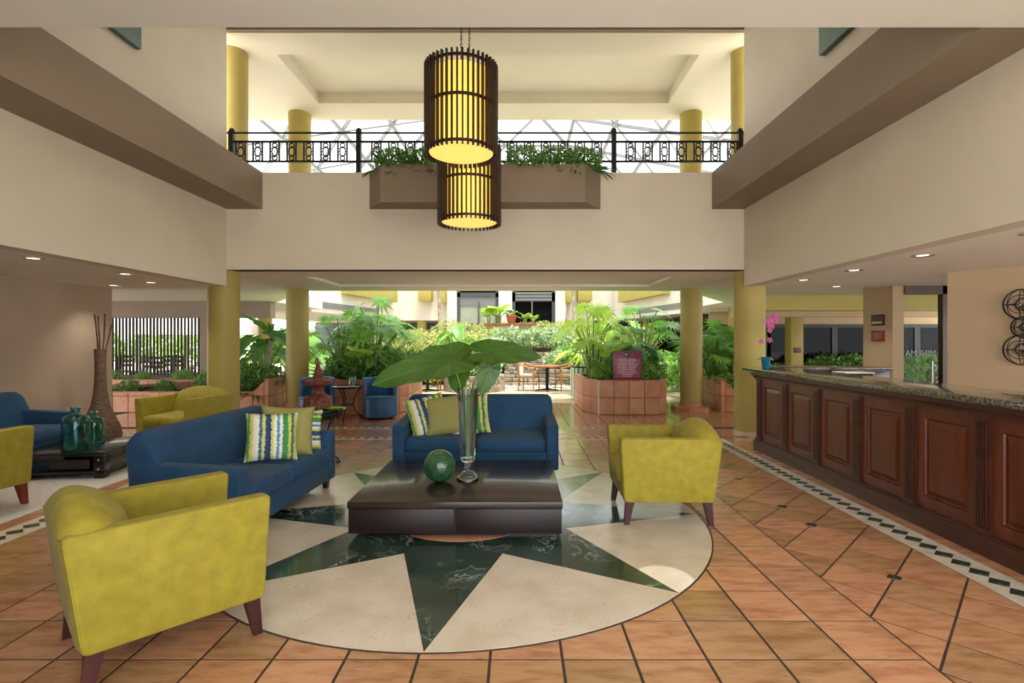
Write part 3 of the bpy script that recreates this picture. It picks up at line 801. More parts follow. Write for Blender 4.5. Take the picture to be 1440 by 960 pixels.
def sofa(label, loc, rotz, L_, legm='leg'):
    t = thing('sofa', label, 'sofa', loc, rotz)
    Bm = M['blue']; hw = L_ / 2; at = 0.13; lh = 0.09
    xb, xf = -0.43, 0.43
    prof = rounded([(xb + 0.02, lh), (xf, lh), (xf, 0.575), (xb + 0.04, 0.605)], 0.03)
    for s in (-1, 1):
        ya, yb = (hw - at, hw) if s > 0 else (-hw, -hw + at)
        slab_xz(prof, ya, yb, 0.022).build('arm', Bm, t, 50)
    RB(xb + 0.05, xf - 0.02, -hw + at - 0.01, hw - at + 0.01, lh, 0.285, r=0.015).build('base', Bm, t)
    cw = (L_ - 2 * at) / 2
    for s in (-1, 1):
        MB().superbox(0.09, s * cw / 2, 0.355, 0.35, cw / 2 - 0.002, 0.082, 0.3, 0.16, nu=36).build('seat_cushion', Bm, t, 60)
    rings = []; N_ = 18
    for k in range(N_ + 1):
        s = -math.cos(PI * k / N_)
        yy = s * (hw - 0.02)
        c0 = 1 - 0.09 / hw
        top = 0.835 - 0.085 * (1 - math.sqrt(max(0, 1 - max(0, (abs(s) - c0) / (1 - c0)) ** 2)))
        e = 0.02 if k in (0, N_) else 0
        sec = [(xb + 0.04 + e, lh + e), (xb - 0.005 + e, 0.6), (xb - 0.02 + e, top - 0.06), (xb + 0.03, top - 0.005 - e), (xb + 0.09, top - e), (xb + 0.16 - e, top - 0.03), (xb + 0.235 - e, 0.62), (xb + 0.28 - e, 0.42), (xb + 0.25 - e, lh + e)]
        rings.append([(p.x, yy, p.y) for p in rounded(sec, 0.035, 2)][::-1])
    MB().loft(rings).build('backrest', Bm, t, 60)
    for sx, sy in ((1, 1), (1, -1), (-1, 1), (-1, -1)):
        leg_mb(sx * 0.36, sy * (hw - 0.08), lh, 0, 0, 0.03, 0.022).build('leg', M[legm], t, 20)
    return t
sofa('blue velvet sofa facing the coffee table from the side, with stripe and olive pillows', (-2.345, 4.56, 0), R(-3.8), 1.66)
sofa('blue velvet sofa behind the coffee table with three pillows', (-0.455, 6.05, 0), R(-90), 1.79)
sofa('blue velvet sofa beside the left wall behind the low black table', (-6.05, 5.85, 0.008), R(0), 1.75)

def pillow_mesh(mat, w=0.46, th=0.075):
    n = 14; vs = []; fs = []
    def co(i): return -1 + 2 * i / n
    for side in (1, -1):
        for j in range(n + 1):
            for i in range(n + 1):
                x, y = co(i), co(j)
                ex = 1 - 0.07 * (1 - y * y); ey = 1 - 0.07 * (1 - x * x)
                f = max(0, (1 - x ** 4) * (1 - y ** 4)) ** 0.55
                vs.append((x * w / 2 * (1 - 0.09 * (1 - x * x * 0 - abs(y) ** 2) * 0 - 0.07 * (1 - y * y)), y * w / 2 * (1 - 0.07 * (1 - x * x)), side * (0.004 + th * f)))
        k = 0 if side == 1 else (n + 1) ** 2
        for j in range(n):
            for i in range(n):
                a = k + j * (n + 1) + i
                q = (a, a + 1, a + n + 2, a + n + 1)
                fs.append(q if side == 1 else q[::-1])
    K = (n + 1) ** 2
    edge = [i for i in range(n + 1)] + [j * (n + 1) + n for j in range(1, n + 1)] + [n * (n + 1) + i for i in range(n - 1, -1, -1)] + [j * (n + 1) for j in range(n - 1, 0, -1)]
    for i in range(len(edge)):
        a, b = edge[i], edge[(i + 1) % len(edge)]
        fs.append((a, a + K, b + K, b))
    return MB().add(vs, fs).mesh('throw_pillow', mat, 70)
pm_s, pm_o = pillow_mesh(M['stripe']), pillow_mesh(M['pillow_olive'])
def pillow(me, label, loc, face, lean, roll, scale=1.0):
    # face: compass angle of the pillow's front; lean: tilt back from upright; roll: turn in its own plane
    o = bpy.data.objects.new('throw_pillow', me); C.objects.link(o)
    Mx = Matrix.Translation(loc) @ Matrix.Rotation(R(face) + PI / 2, 4, 'Z') @ Matrix.Rotation(R(90 - lean), 4, 'X') @ Matrix.Rotation(R(roll), 4, 'Z') @ Matrix.Scale(scale, 4)
    o.matrix_world = Mx
    tag(o, label, 'pillow')
pillow(pm_s, 'striped pillow in front of the olive one on the side sofa', (-2.16, 4.60, 0.645), -60, 18, -3, 0.92)
pillow(pm_o, 'olive pillow between two striped pillows on the side sofa', (-2.13, 4.84, 0.655), -60, 16, -5)
pillow(pm_s, 'striped pillow mostly hidden behind the olive one on the side sofa', (-2.10, 5.06, 0.62), -60, 12, 86, 0.86)
pillow(pm_s, 'striped pillow leaning in the corner of the sofa behind the coffee table', (-1.02, 5.95, 0.635), -68, 22, 12)
pillow(pm_o, 'olive pillow propped on the sofa behind the coffee table', (-0.82, 5.93, 0.64), -84, 24, 7)
pillow(pm_s, 'striped pillow seen through the tall glass vase on the sofa', (-0.55, 5.96, 0.635), -100, 22, 10)

def tub_chair(label, loc, rotz):
    t = thing('tub_chair', label, 'tub chair', loc, rotz)
    Lm = M['blue_leather']; r = 0.32
    MB().lathe([(0.29, 0.03), (r, 0.05), (r + 0.004, 0.36), (r, 0.385)], 40).build('drum', Lm, t)
    MB().lathe([(0.0, 0.37), (r + 0.004, 0.38), (r + 0.012, 0.40), (r + 0.004, 0.425), (r - 0.04, 0.437), (0.0, 0.44)], 40, cap=False).build('seat_pad', Lm, t)
    rings = []
    n = 22
    for k in range(n + 1):
        a = R(70) + R(220) * k / n                 # back wraps around -x
        e = 0.015 if k in (0, n) else 0
        top = 0.77
        sec = rounded([(r - 0.07 + e, 0.40), (r - e, 0.40), (r + 0.012 - e, top - e), (r - 0.085 + e, top - e)], 0.03, 2)
        rings.append([(p.x * math.cos(a), p.x * math.sin(a), p.y) for p in sec])
    MB().loft(rings).build('backrest', Lm, t, 50)
    for a in range(4): MB().lathe([(0.02, 0), (0.02, 0.045)], 10, M=Matrix.Translation((0.22 * math.cos(a * PI / 2 + 0.7), 0.22 * math.sin(a * PI / 2 + 0.7), 0))).build('foot', M['iron'], t)
tub_chair('blue leatherette tub chair at the iron table, partly behind the big leaf', (-2.62, 10.02, 0), R(-90))
tub_chair('blue leatherette tub chair at the iron table, behind the carved finial', (-3.84, 10.02, 0), R(-80))

def scroll_table(name, label, loc, r, h, top, n=3, rot=0.3):
    t = thing(name, label, 'side table', loc, rot)
    MB().lathe([(r - 0.01, h - 0.022), (r, h - 0.018), (r, h - 0.004), (r - 0.006, h)], 40).build('table_top', M[top], t)
    MB().tube([((r - 0.03) * math.cos(2 * PI * i / 32), (r - 0.03) * math.sin(2 * PI * i / 32), h - 0.032) for i in range(32)], 0.009, 6, True).build('rim', M['iron'], t)
    for k in range(n):
        a = 2 * PI * k / n
        pts = [(0.9, 0.94), (0.62, 0.82), (0.42, 0.62), (0.36, 0.45), (0.46, 0.28), (0.66, 0.16), (0.9, 0.09), (0.96, 0.05), (0.92, 0.015), (0.84, 0.02), (0.82, 0.06)]
        MB().tube([(q * r * math.cos(a), q * r * math.sin(a), max(0.011, z * h)) for q, z in pts], 0.0105, 6).build('leg', M['iron'], t, 60)
    MB().tube([(0.36 * r * math.cos(2 * PI * i / 20), 0.36 * r * math.sin(2 * PI * i / 20), 0.45 * h) for i in range(20)], 0.008, 5, True).build('stretcher', M['iron'], t)
    return t
scroll_table('iron_side_table', 'round dark iron side table between the two blue tub chairs', (-3.16, 9.72, 0), 0.29, 0.64, 'black', rot=R(30))
scroll_table('glass_side_table', 'round glass side table with iron legs holding a carved finial', (-2.44, 6.42, 0), 0.32, 0.655, 'tglass', rot=R(-20))
tag(MB().lathe([(0.06, 0), (0.065, 0.01), (0.07, 0.16), (0.066, 0.16), (0.06, 0.014), (0, 0.014)], 20, cap=False).build('glass_jar', M['glass']), 'small clear glass jar on the iron side table', 'jar').location = (-3.08, 9.76, 0.641)
# carved pagoda finial
def finial():
    t = thing('carved_finial', 'carved reddish wooden pagoda finial on the glass side table', 'ornament', (-2.45, 6.42, 0.656))
    def fl(i, r, z): return 0.045 * (1 if (i // 2) % 2 else -1)
    MB().lathe([(0.10, 0), (0.165, 0.0), (0.172, 0.03), (0.165, 0.05), (0.158, 0.07), (0.165, 0.09), (0.155, 0.13), (0.13, 0.15)], 32, flute=fl).build('base', M['carved'], t, 50)
    MB().lathe([(0.125, 0.15), (0.105, 0.165), (0.075, 0.18), (0.068, 0.2), (0.072, 0.215), (0.062, 0.23), (0.068, 0.245), (0.075, 0.265), (0.10, 0.275)], 32).build('neck', M['carved'], t, 50)
    MB().lathe([(0.10, 0.272), (0.155, 0.285), (0.172, 0.305), (0.178, 0.335), (0.15, 0.345), (0.09, 0.352)], 32, flute=fl).build('cap', M['carved'], t, 50)
    prof = [(0.075, 0.35)]
    for k in range(8):
        z = 0.36 + k * 0.028; r = 0.07 * (1 - k / 8.5)
        prof += [(r, z), (r * 0.99, z + 0.012), (r * 0.82, z + 0.02)]
    prof += [(0.008, 0.6), (0.001, 0.64)]
    MB().lathe(prof, 20).build('spire', M['carved'], t, 50)
finial()
# green glass leaf plate on the side table
MBp = MB()
pts = [(0.13 * math.cos(a) * (1.0 if math.cos(a) < 0 else 1.25), 0.085 * math.sin(a)) for a in [2 * PI * i / 24 for i in range(24)]]
MBp.loft([[(p[0] * 0.5, p[1] * 0.5, 0.0) for p in pts], [(p[0], p[1], 0.022) for p in pts], [(p[0] * 0.97, p[1] * 0.97, 0.026) for p in pts], [(p[0] * 0.5, p[1] * 0.5, 0.005) for p in pts]])
tag(MBp.build('leaf_dish', M['leaf_lime']), 'lime green leaf-shaped dish beside the carved finial', 'dish').location = (-2.225, 6.31, 0.656)

# ------------------------------------------------------------------ coffee table and what stands on it
ct = thing('coffee_table', 'large square dark wooden coffee table on the compass star', 'coffee table', (-0.468, 4.575, 0))
hw, hd_ = 0.805, 0.675; ZC = 0.287
RB(-hw, hw, -hd_, hd_, ZC - 0.05, ZC, r=0.004).build('table_top', M['espresso'], ct)
for s in (-1, 1):
    RB(s * hw / 2 - hw / 2 + 0.006 + 0.002, s * hw / 2 + hw / 2 - 0.008, -hd_ + 0.006, -hd_ + 0.03, 0.05, ZC - 0.054, r=0.003).build('drawer_front', M['espresso_side'], ct)
B(-hw + 0.006, hw - 0.006, -hd_ + 0.03, hd_ - 0.006, 0.05, ZC - 0.05).build('body', M['espresso_side'], ct, 0)
B(-hw + 0.16, hw - 0.03, -hd_ + 0.1, hd_ - 0.1, 0.0, 0.05).build('base', M['black'], ct, 0)
tag(MB().superbox(0, 0, 0, 0.137, 0.137, 0.137, 1, 1, 40, 24).build('glass_ball', M['green_ball']), 'shiny dark green glass ball on the coffee table', 'glass ball').location = (-0.664, 4.46, ZC + 0.137)

VX, VY = -0.433, 4.545
vt = thing('glass_vase', 'tall fluted clear glass vase on the coffee table', 'vase', (VX, VY, ZC))
FLUTE = [0]
def fl(i, r, z): return 0.055 * math.cos(i * PI / 2) if z > 0.17 and (z, r) in ((0.18, 0.0585), (0.5, 0.075), (0.79, 0.09)) else 0
MB().lathe([(0.0, 0.07), (0.02, 0.066), (0.045, 0.055), (0.08, 0.022), (0.094, 0.0), (0.10, 0.0), (0.10, 0.008), (0.087, 0.03), (0.05, 0.065), (0.028, 0.09), (0.026, 0.10), (0.03, 0.112), (0.026, 0.125), (0.03, 0.14), (0.055, 0.155), (0.0585, 0.18), (0.075, 0.5), (0.09, 0.79),
            (0.080, 0.79), (0.066, 0.5), (0.050, 0.19), (0.0, 0.185)], 48, cap=False, flute=fl).build('glass_body', M['glass'], vt, 60)
M['water'] = pm('water', (235, 245, 240), 0.0, trans=1, ior=1.2)
MB().lathe([(0.0, 0.192), (0.049, 0.192), (0.065, 0.5), (0.0, 0.5)], 32, cap=False).build('water', M['water'], vt, 60)

# leaf meshes: attached at the origin, tip along +y, face up +z
def polar_leaf(tab, n=36, rings=(0.35, 0.7, 1.0), droop=0.25, fold=0.12, wave=0.02, mat='leaf_mid', lobes=0, depth=0.5, name='leaf'):
    def rad(a):                                    # a: 0 tip .. pi back
        a = abs(a)
        for (a0, r0), (a1, r1) in zip(tab, tab[1:]):
            if a0 <= a <= a1:
                t = (a - a0) / (a1 - a0); t = t * t * (3 - 2 * t)
                return r0 + (r1 - r0) * t
        return tab[-1][1]
    vs = [(0, 0, 0)]; fs = []
    A = [-PI + 2 * PI * i / n for i in range(n + 1)]
    for q in rings:
        for i, a in enumerate(A):
            r = rad(a) * q
            if lobes and i % 2 and q > 0.5: r *= 1 - depth
            x, y = r * math.sin(a), r * math.cos(a)
            z = -droop * (y * y if y > 0 else y * y * 1.5) + fold * abs(x) - 0.35 * droop * x * x + wave * math.sin(a * 7) * q
            vs.append((x, y, z))
    m = n + 1
    for i in range(n): fs.append((0, 1 + i + 1, 1 + i))
    for k in range(len(rings) - 1):
        for i in range(n):
            a = 1 + k * m + i
            fs.append((a, a + 1, a + m + 1, a + m))
    return MB().add(vs, fs).mesh(name, M[mat], 0 if lobes else 70)
EAR = [(0, 1.0), (R(12), 0.86), (R(30), 0.62), (R(55), 0.46), (R(90), 0.40), (R(125), 0.42), (R(150), 0.42), (R(168), 0.30), (PI, 0.10)]
ear_big = polar_leaf(EAR, 56, (0.25, 0.5, 0.75, 1.0), 0.09, 0.10, 0.012, 'leaf_big')
ear_mid = polar_leaf(EAR, 28, (0.5, 1.0), 0.25, 0.15, 0.02, 'leaf_mid')
ear_lime = polar_leaf([(0, 1.0), (R(40), 0.85), (R(90), 0.75), (R(140), 0.7), (R(170), 0.5), (PI, 0.2)], 28, (0.5, 1.0), 0.2, 0.15, 0.03, 'leaf_lime')
ear_dark = polar_leaf(EAR, 28, (0.5, 1.0), 0.3, 0.15, 0.02, 'leaf_dark')
lobed = polar_leaf([(0, 1.0), (R(30), 0.9), (R(70), 0.72), (R(110), 0.62), (R(150), 0.55), (R(172), 0.4), (PI, 0.1)], 34, (0.45, 1.0), 0.35, 0.2, 0.02, 'leaf_mid', 1, 0.5)
lobed_lime = polar_leaf([(0, 1.0), (R(30), 0.9), (R(70), 0.72), (R(110), 0.62), (R(150), 0.55), (R(172), 0.4), (PI, 0.1)], 34, (0.45, 1.0), 0.35, 0.2, 0.02, 'leaf_lime', 1, 0.5)
fan = polar_leaf([(0, 1.0), (R(60), 1.0), (R(110), 0.9), (R(150), 0.6), (PI, 0.15)], 44, (0.4, 1.0), 0.3, 0.1, 0.0, 'leaf_mid', 1, 0.55)
def strap_mesh(mat, n=6, droop=0.55):
    vs = []; fs = []
    for i in range(n + 1):
        t = i / n; wdt = 0.5 * (math.sin(PI * min(1, 0.12 + t * 0.88)) ** 0.6) if i < n else 0.01
        for s in (-1, 0, 1): vs.append((s * wdt, t, -droop * t * t + (0.12 * abs(s) * wdt)))
    for i in range(n):
        a = i * 3
        fs += [(a, a + 1, a + 4, a + 3), (a + 1, a + 2, a + 5, a + 4)]
    return MB().add(vs, fs).mesh('leaf', M[mat], 70)
strap = strap_mesh('leaf_mid'); strap_dark = strap_mesh('leaf_dark'); strap_lime = strap_mesh('leaf_lime')

def leaf_at(me, parent, base, tip, up, wfac=1.0, name='leaf', thick=1.0):
    base, tip, up = Vector(base), Vector(tip), Vector(up)
    y = tip - base; L_ = y.length; y.normalize()
    x = y.cross(up)
    if x.length < 1e-4: x = y.orthogonal()
    x.normalize(); z = x.cross(y)
    o = bpy.data.objects.new(name, me); C.objects.link(o); o.parent = parent
    Mx = Matrix(((x.x * L_ * wfac, y.x * L_, z.x * L_, base.x), (x.y * L_ * wfac, y.y * L_, z.y * L_, base.y), (x.z * L_ * wfac, y.z * L_, z.z * L_, base.z), (0, 0, 0, 1)))
    o.matrix_basis = Mx
    return o
# big cut leaves in the vase (each leaf with its stalk lifts out on its own)
def vase_leaf(label, foot, mid, joint, tip, up, wf):
    t = thing('elephant_ear_leaf', label, 'leaf', (VX, VY, ZC))
    o = Vector((VX, VY, ZC))
    P = [Vector(p) - o for p in (foot, mid, joint)]
    pts = [P[0].lerp(P[1], k / 6) for k in range(7)] + [P[1] * (1 - s) ** 2 + (P[1] + (P[1] - P[0]).normalized() * (P[2] - P[1]).length * 0.5) * 2 * s * (1 - s) + P[2] * s * s for s in [k / 6 for k in range(1, 7)]]
    MB().tube(pts, [0.010 - 0.004 * k / (len(pts) - 1) for k in range(len(pts))], 8).build('stalk', M['stem'], t, 60)
    leaf_at(ear_big, t, P[2], Vector(tip) - o, up, wf, 'blade')
ZV = ZC
vase_leaf('huge elephant ear leaf sweeping down toward the blue tub chair', (VX + 0.02, VY, ZV + 0.2), (VX - 0.065, VY, ZV + 0.79), (-0.585, 4.52, 1.315), (-1.23, 4.36, 1.165), (-0.25, -0.62, 0.75), 0.85)
vase_leaf('long elephant ear leaf reaching out over the blue sofa back', (VX - 0.02, VY + 0.01, ZV + 0.2), (VX + 0.05, VY + 0.01, ZV + 0.79), (-0.255, 4.56, 1.385), (0.22, 4.58, 1.375), (0.05, -0.58, 0.8), 0.9)
vase_leaf('round hanging elephant ear leaf just above the vase rim, darker', (VX, VY - 0.02, ZV + 0.2), (VX - 0.02, VY + 0.03, ZV + 0.79), (-0.51, 4.60, 1.30), (-0.535, 4.52, 1.04), (-0.2, -0.95, 0.25), 1.1)
vase_leaf('upright elephant ear leaf folded beside the vase stalk', (VX + 0.01, VY + 0.02, ZV + 0.2), (VX + 0.04, VY + 0.03, ZV + 0.79), (-0.25, 4.62, 1.25), (-0.32, 4.58, 1.01), (0.25, -0.95, 0.1), 1.0)

# ------------------------------------------------------------------ left corner: rug, low table, bottles, tall vase
tag(RB(-6.5, -4.2, 3.0, 6.6, 0.0, 0.008, r=0.003, seg=1).build('rug', M['rug']), 'pale grey rug under the left seating group', 'rug')
lt = thing('low_table', 'low black open table with teal bottles on the rug', 'low table', (-4.95, 6.0, 0.008), R(8))
a, b, hz = 0.45, 0.45, 0.28
RB(-a, a, -b, b, hz - 0.04, hz, r=0.004).build('table_top', M['black'], lt)
RB(-a, a, -b, b, 0.05, 0.085, r=0.004).build('lower_shelf', M['black'], lt)
for sx in (-1, 1):
    for sy in (-1, 1): RB(sx * (a - 0.05) - 0.05, sx * (a - 0.05) + 0.05, sy * (b - 0.05) - 0.05, sy * (b - 0.05) + 0.05, 0, hz - 0.04, r=0.004).build('leg', M['black'], lt)
for z in (0.10, 0.2): MB().lathe([(0.012, 0), (0.012, 0.012), (0.006, 0.018)], 12, M=Matrix.Translation((a - 0.05, -b - 0.0, z)) @ Matrix.Rotation(PI / 2, 4, 'X')).build('stud', M['steel'], lt)
RB(a - 0.03, a - 0.005, -b + 0.1, b - 0.1, 0.085, hz - 0.04, r=0.003).build('side_panel', M['black'], lt)
RB(-a + 0.1, a - 0.1, b - 0.04, b - 0.01, 0.085, hz - 0.04, r=0.003).build('back_panel', M['black'], lt)
RB(-0.1, a - 0.16, -b + 0.03, -b + 0.06, 0.1, 0.2, r=0.003).build('drawer_front', M['espresso_side'], lt)
def bottle(label, loc, r, h):
    t = thing('glass_bottle', label, 'bottle', loc)
    w_ = 0.006
    out = [(0, 0), (r * 0.9, 0.0), (r, 0.02), (r * 0.99, h * 0.45), (r, h * 0.68), (r * 0.85, h * 0.78), (r * 0.4, h * 0.83), (r * 0.32, h * 0.87), (r * 0.32, h * 0.94), (r * 0.38, h * 0.98), (r * 0.38, h)]
    inn = [(max(0, q - w_), z + (w_ if i < 2 else 0)) for i, (q, z) in enumerate(out)][::-1]
    MB().lathe(out + inn, 32, cap=False).build('body', M['bottle'], t, 60)
    MB().tube([(r * 0.385 * math.cos(2 * PI * i / 24), r * 0.385 * math.sin(2 * PI * i / 24), h) for i in range(24)], 0.006, 6, True).build('lip', M['bottle'], t)
bottle('larger teal glass bottle on the low black table', (-4.83, 5.72, 0.289), 0.128, 0.47)
bottle('smaller teal glass bottle on the low black table', (-4.92, 6.08, 0.289), 0.105, 0.37)
fv = thing('floor_vase', 'tall slender woven floor vase with dry sticks by the left wall', 'vase', (-6.02, 7.55, 0))
MB().lathe([(0.17, 0), (0.24, 0.03), (0.262, 0.12), (0.235, 0.25), (0.17, 0.40), (0.115, 0.55), (0.085, 0.72), (0.072, 0.9), (0.068, 1.1), (0.07, 1.25), (0.078, 1.36), (0.066, 1.36), (0.06, 1.2), (0.0, 1.2)], 32, cap=False).build('vase_body', M['wicker'], fv, 60)
for (bx, by, tx, ty, tz) in ((-0.03, 0, -0.09, 0.02, 1.80), (-0.02, 0.01, -0.06, -0.03, 1.86), (0, 0, -0.075, 0.05, 1.84), (0.02, 0, 0.05, 0.02, 1.87), (0.03, -0.01, 0.09, -0.03, 1.83), (0.03, 0.02, 0.14, 0.03, 1.72)):
    MB().tube([(bx, by, 1.21), ((bx + tx) / 2, (by + ty) / 2 + 0.01, 1.5), (tx, ty, tz)], [0.007, 0.009, 0.010], 6).build('stick', M['stick'], fv)

# ------------------------------------------------------------------ reception desk
DX = 3.235
dk = thing('reception_desk', 'long mahogany panelled reception desk with fluted pilasters', 'reception desk', (DX, 0, 0))
D0, D1 = 1.55, 7.14
MB().box(0.05, 0.10, D0, D1 - 0.03, 0.0, 1.05).box(0.05, 0.55, D1 - 0.06, D1 - 0.03, 0.0, 1.05).build('carcass', M['mahogany'], dk, 0)
MB().box(-0.02, 0.05, D0, D1, 0, 0.135).box(-0.008, 0.05, D0, D1, 0.135, 0.15).box(0.05, 0.56, D1 - 0.03, D1, 0, 0.135).build('plinth', M['mahogany_dark'], dk, 0)
corn = [(0.05, 0.965), (0.0, 0.965), (0.0, 0.985), (-0.015, 0.99), (-0.03, 1.015), (-0.05, 1.02), (-0.05, 1.055), (0.05, 1.055)]
MB().prism_xz(corn, D0, D1 + 0.02).build('cornice', M['mahogany_dark'], dk, 0)
P_ = 0.678; y = 7.05
pil = MB().box(0.012, 0.05, -0.055, 0.055, 0.15, 0.965)
for k in range(5): pil.box(0.002, 0.014, -0.045 + k * 0.0195, -0.034 + k * 0.0195, 0.2, 0.93)
pil.box(-0.003, 0.05, -0.06, 0.06, 0.15, 0.185).box(-0.003, 0.05, -0.06, 0.06, 0.94, 0.965)
pilm = pil.mesh('pilaster', M['mahogany_dark'], 0)
pw = P_ / 2 - 0.055
fr = MB()
z0, z1 = 0.15, 0.965; s_ = 0.075
fr.box(0.028, 0.05, -pw, -pw + s_, z0, z1).box(0.028, 0.05, pw - s_, pw, z0, z1).box(0.028, 0.05, -pw + s_, pw - s_, z0, z0 + s_ + 0.02).box(0.028, 0.05, -pw + s_, pw - s_, z1 - s_ - 0.02, z1)
frm = fr.mesh('panel_frame', M['mahogany'], 0)
def raised(y0_, y1_, za, zb):
    m = MB(); g = 0.004
    def q(x, d): return [(x, y0_ + d, za + d), (x, y0_ + d, zb - d), (x, y1_ - d, zb - d), (x, y1_ - d, za + d)]
    m.loft([q(0.05, g), q(0.036, g), q(0.046, 0.012), q(0.046, 0.02), q(0.03, 0.055), q(0.03, 0.06)])
    return m.mesh('raised_panel', M['mahogany'], 0)
rpm = raised(-pw + s_, pw - s_, z0 + s_ + 0.02, z1 - s_ - 0.02)
k = 0
while y > D0 + 0.3:
    inst('pilaster', pilm, dk, (0, y, 0))
    if y - P_ > D0 - 0.1:
        f_ = inst('panel_frame', frm, dk, (0, y - P_ / 2, 0))
        inst('raised_panel', rpm, f_, (0, 0, 0))
    y -= P_
gt = MB()
gp = rounded([(-0.095, 1.055), (0.53, 1.055), (0.53, 1.11), (-0.095, 1.11)], 0.018, 3)
slab_xz(gp, D0, D1 + 0.2, 0.015).build('granite_countertop', M['granite'])
o = bpy.data.objects['granite_countertop']; o.location = (DX, 0, 0)
tag(o, 'speckled grey-green granite top of the reception desk', 'countertop')
bk = thing('back_counter', 'dark back counter with granite top behind the reception desk', 'counter', (4.9, 8.1, 0))
RB(-0.7, 0.68, -0.25, 0.2, 0, 1.04, r=0.008).build('body', M['black'], bk)
RB(-0.74, 0.70, -0.3, 0.22, 1.04, 1.085, r=0.01).build('top', M['granite'], bk)
pr = thing('document_tray', 'small grey document tray on a shelf behind the reception desk', 'tray', (4.42, 6.9, 1.0))
RB(-0.22, 0.22, -0.16, 0.16, 0.0, 0.03, r=0.005).build('lower_tray', M['louver'], pr); RB(-0.2, 0.2, -0.14, 0.14, 0.055, 0.075, r=0.005).build('upper_tray', M['white_tile'], pr)
for sx in (-1, 1): B(sx * 0.19 - 0.01, sx * 0.19 + 0.01, -0.12, 0.12, 0.02, 0.06).build('side', M['louver'], pr, 0)
sh = thing('work_desk', 'inner work desk behind the reception counter', 'desk', (4.3, 6.3, 0))
RB(-0.30, 0.30, -1.2, 0.8, 0.96, 1.0, r=0.005).build('desk_top', M['mahogany_dark'], sh)
for yy in (-1.1, 0.7): RB(-0.28, 0.28, yy - 0.02, yy + 0.02, 0, 0.96, r=0.004).build('support', M['mahogany_dark'], sh)

# orchid
oc = thing('potted_orchid', 'pink orchid in a blue pot on the reception counter', 'orchid', (3.31, 6.98, 1.11))
MB().lathe([(0.042, 0), (0.045, 0.005), (0.06, 0.145), (0.063, 0.155), (0.055, 0.155), (0.05, 0.13), (0.0, 0.13)], 24, cap=False).build('pot', M['pot_blue'], oc, 50)
MB().tube([(0, 0, 0.12), (0.01, 0, 0.35), (0.0, 0, 0.55), (0.03, 0, 0.66), (0.09, 0, 0.72), (0.14, 0, 0.73)], 0.004, 6).build('stalk', M['stem'], oc, 60)
for a, l in ((0.4, 0.12), (2.0, 0.13), (3.6, 0.11), (5.0, 0.12), (-0.9, 0.10)):
    leaf_at(strap, oc, (0, 0, 0.14), (l * math.cos(a), l * math.sin(a), 0.17), (0, 0, 1), 0.35)
pet = MB()
for k in range(5):
    a = 2 * PI * k / 5
    P = [(0, 0), (0.55, 0.35), (0.9, 0.28), (1.0, 0.0), (0.9, -0.28), (0.55, -0.35)]
    pet.add([((x * math.cos(a) - y_ * math.sin(a)), -0.15 * x * x + 0.05, (x * math.sin(a) + y_ * math.cos(a))) for x, y_ in P], [(0, 1, 2, 3, 4, 5)])
pet.superbox(0, -0.1, -0.1, 0.22, 0.2, 0.25, 1, 1, 8, 6)
petm = pet.mesh('flower', M['petal'], 0)
for (x, z, s) in ((0.14, 0.69, 0.042), (0.095, 0.70, 0.045), (0.115, 0.64, 0.045), (0.05, 0.655, 0.045), (0.065, 0.60, 0.042), (0.01, 0.62, 0.04), (0.02, 0.56, 0.04), (0.035, 0.51, 0.04), (0.04, 0.38, 0.042), (-0.07, 0.36, 0.045), (0.075, 0.56, 0.035)):
    inst('flower', petm, oc, (x, -0.02 + random.uniform(-0.02, 0.02), z), (random.uniform(-0.3, 0.3), random.uniform(0, 6), random.uniform(-0.4, 0.4)), (s, s, s))
MB().tube([(0.0, 0, 0.5), (0.02, 0, 0.42), (0.04, 0, 0.38)], 0.0025, 5).tube([(0.0, 0, 0.48), (-0.03, 0, 0.42), (-0.07, 0, 0.36)], 0.0025, 5).build('side_stalk', M['stem'], oc)

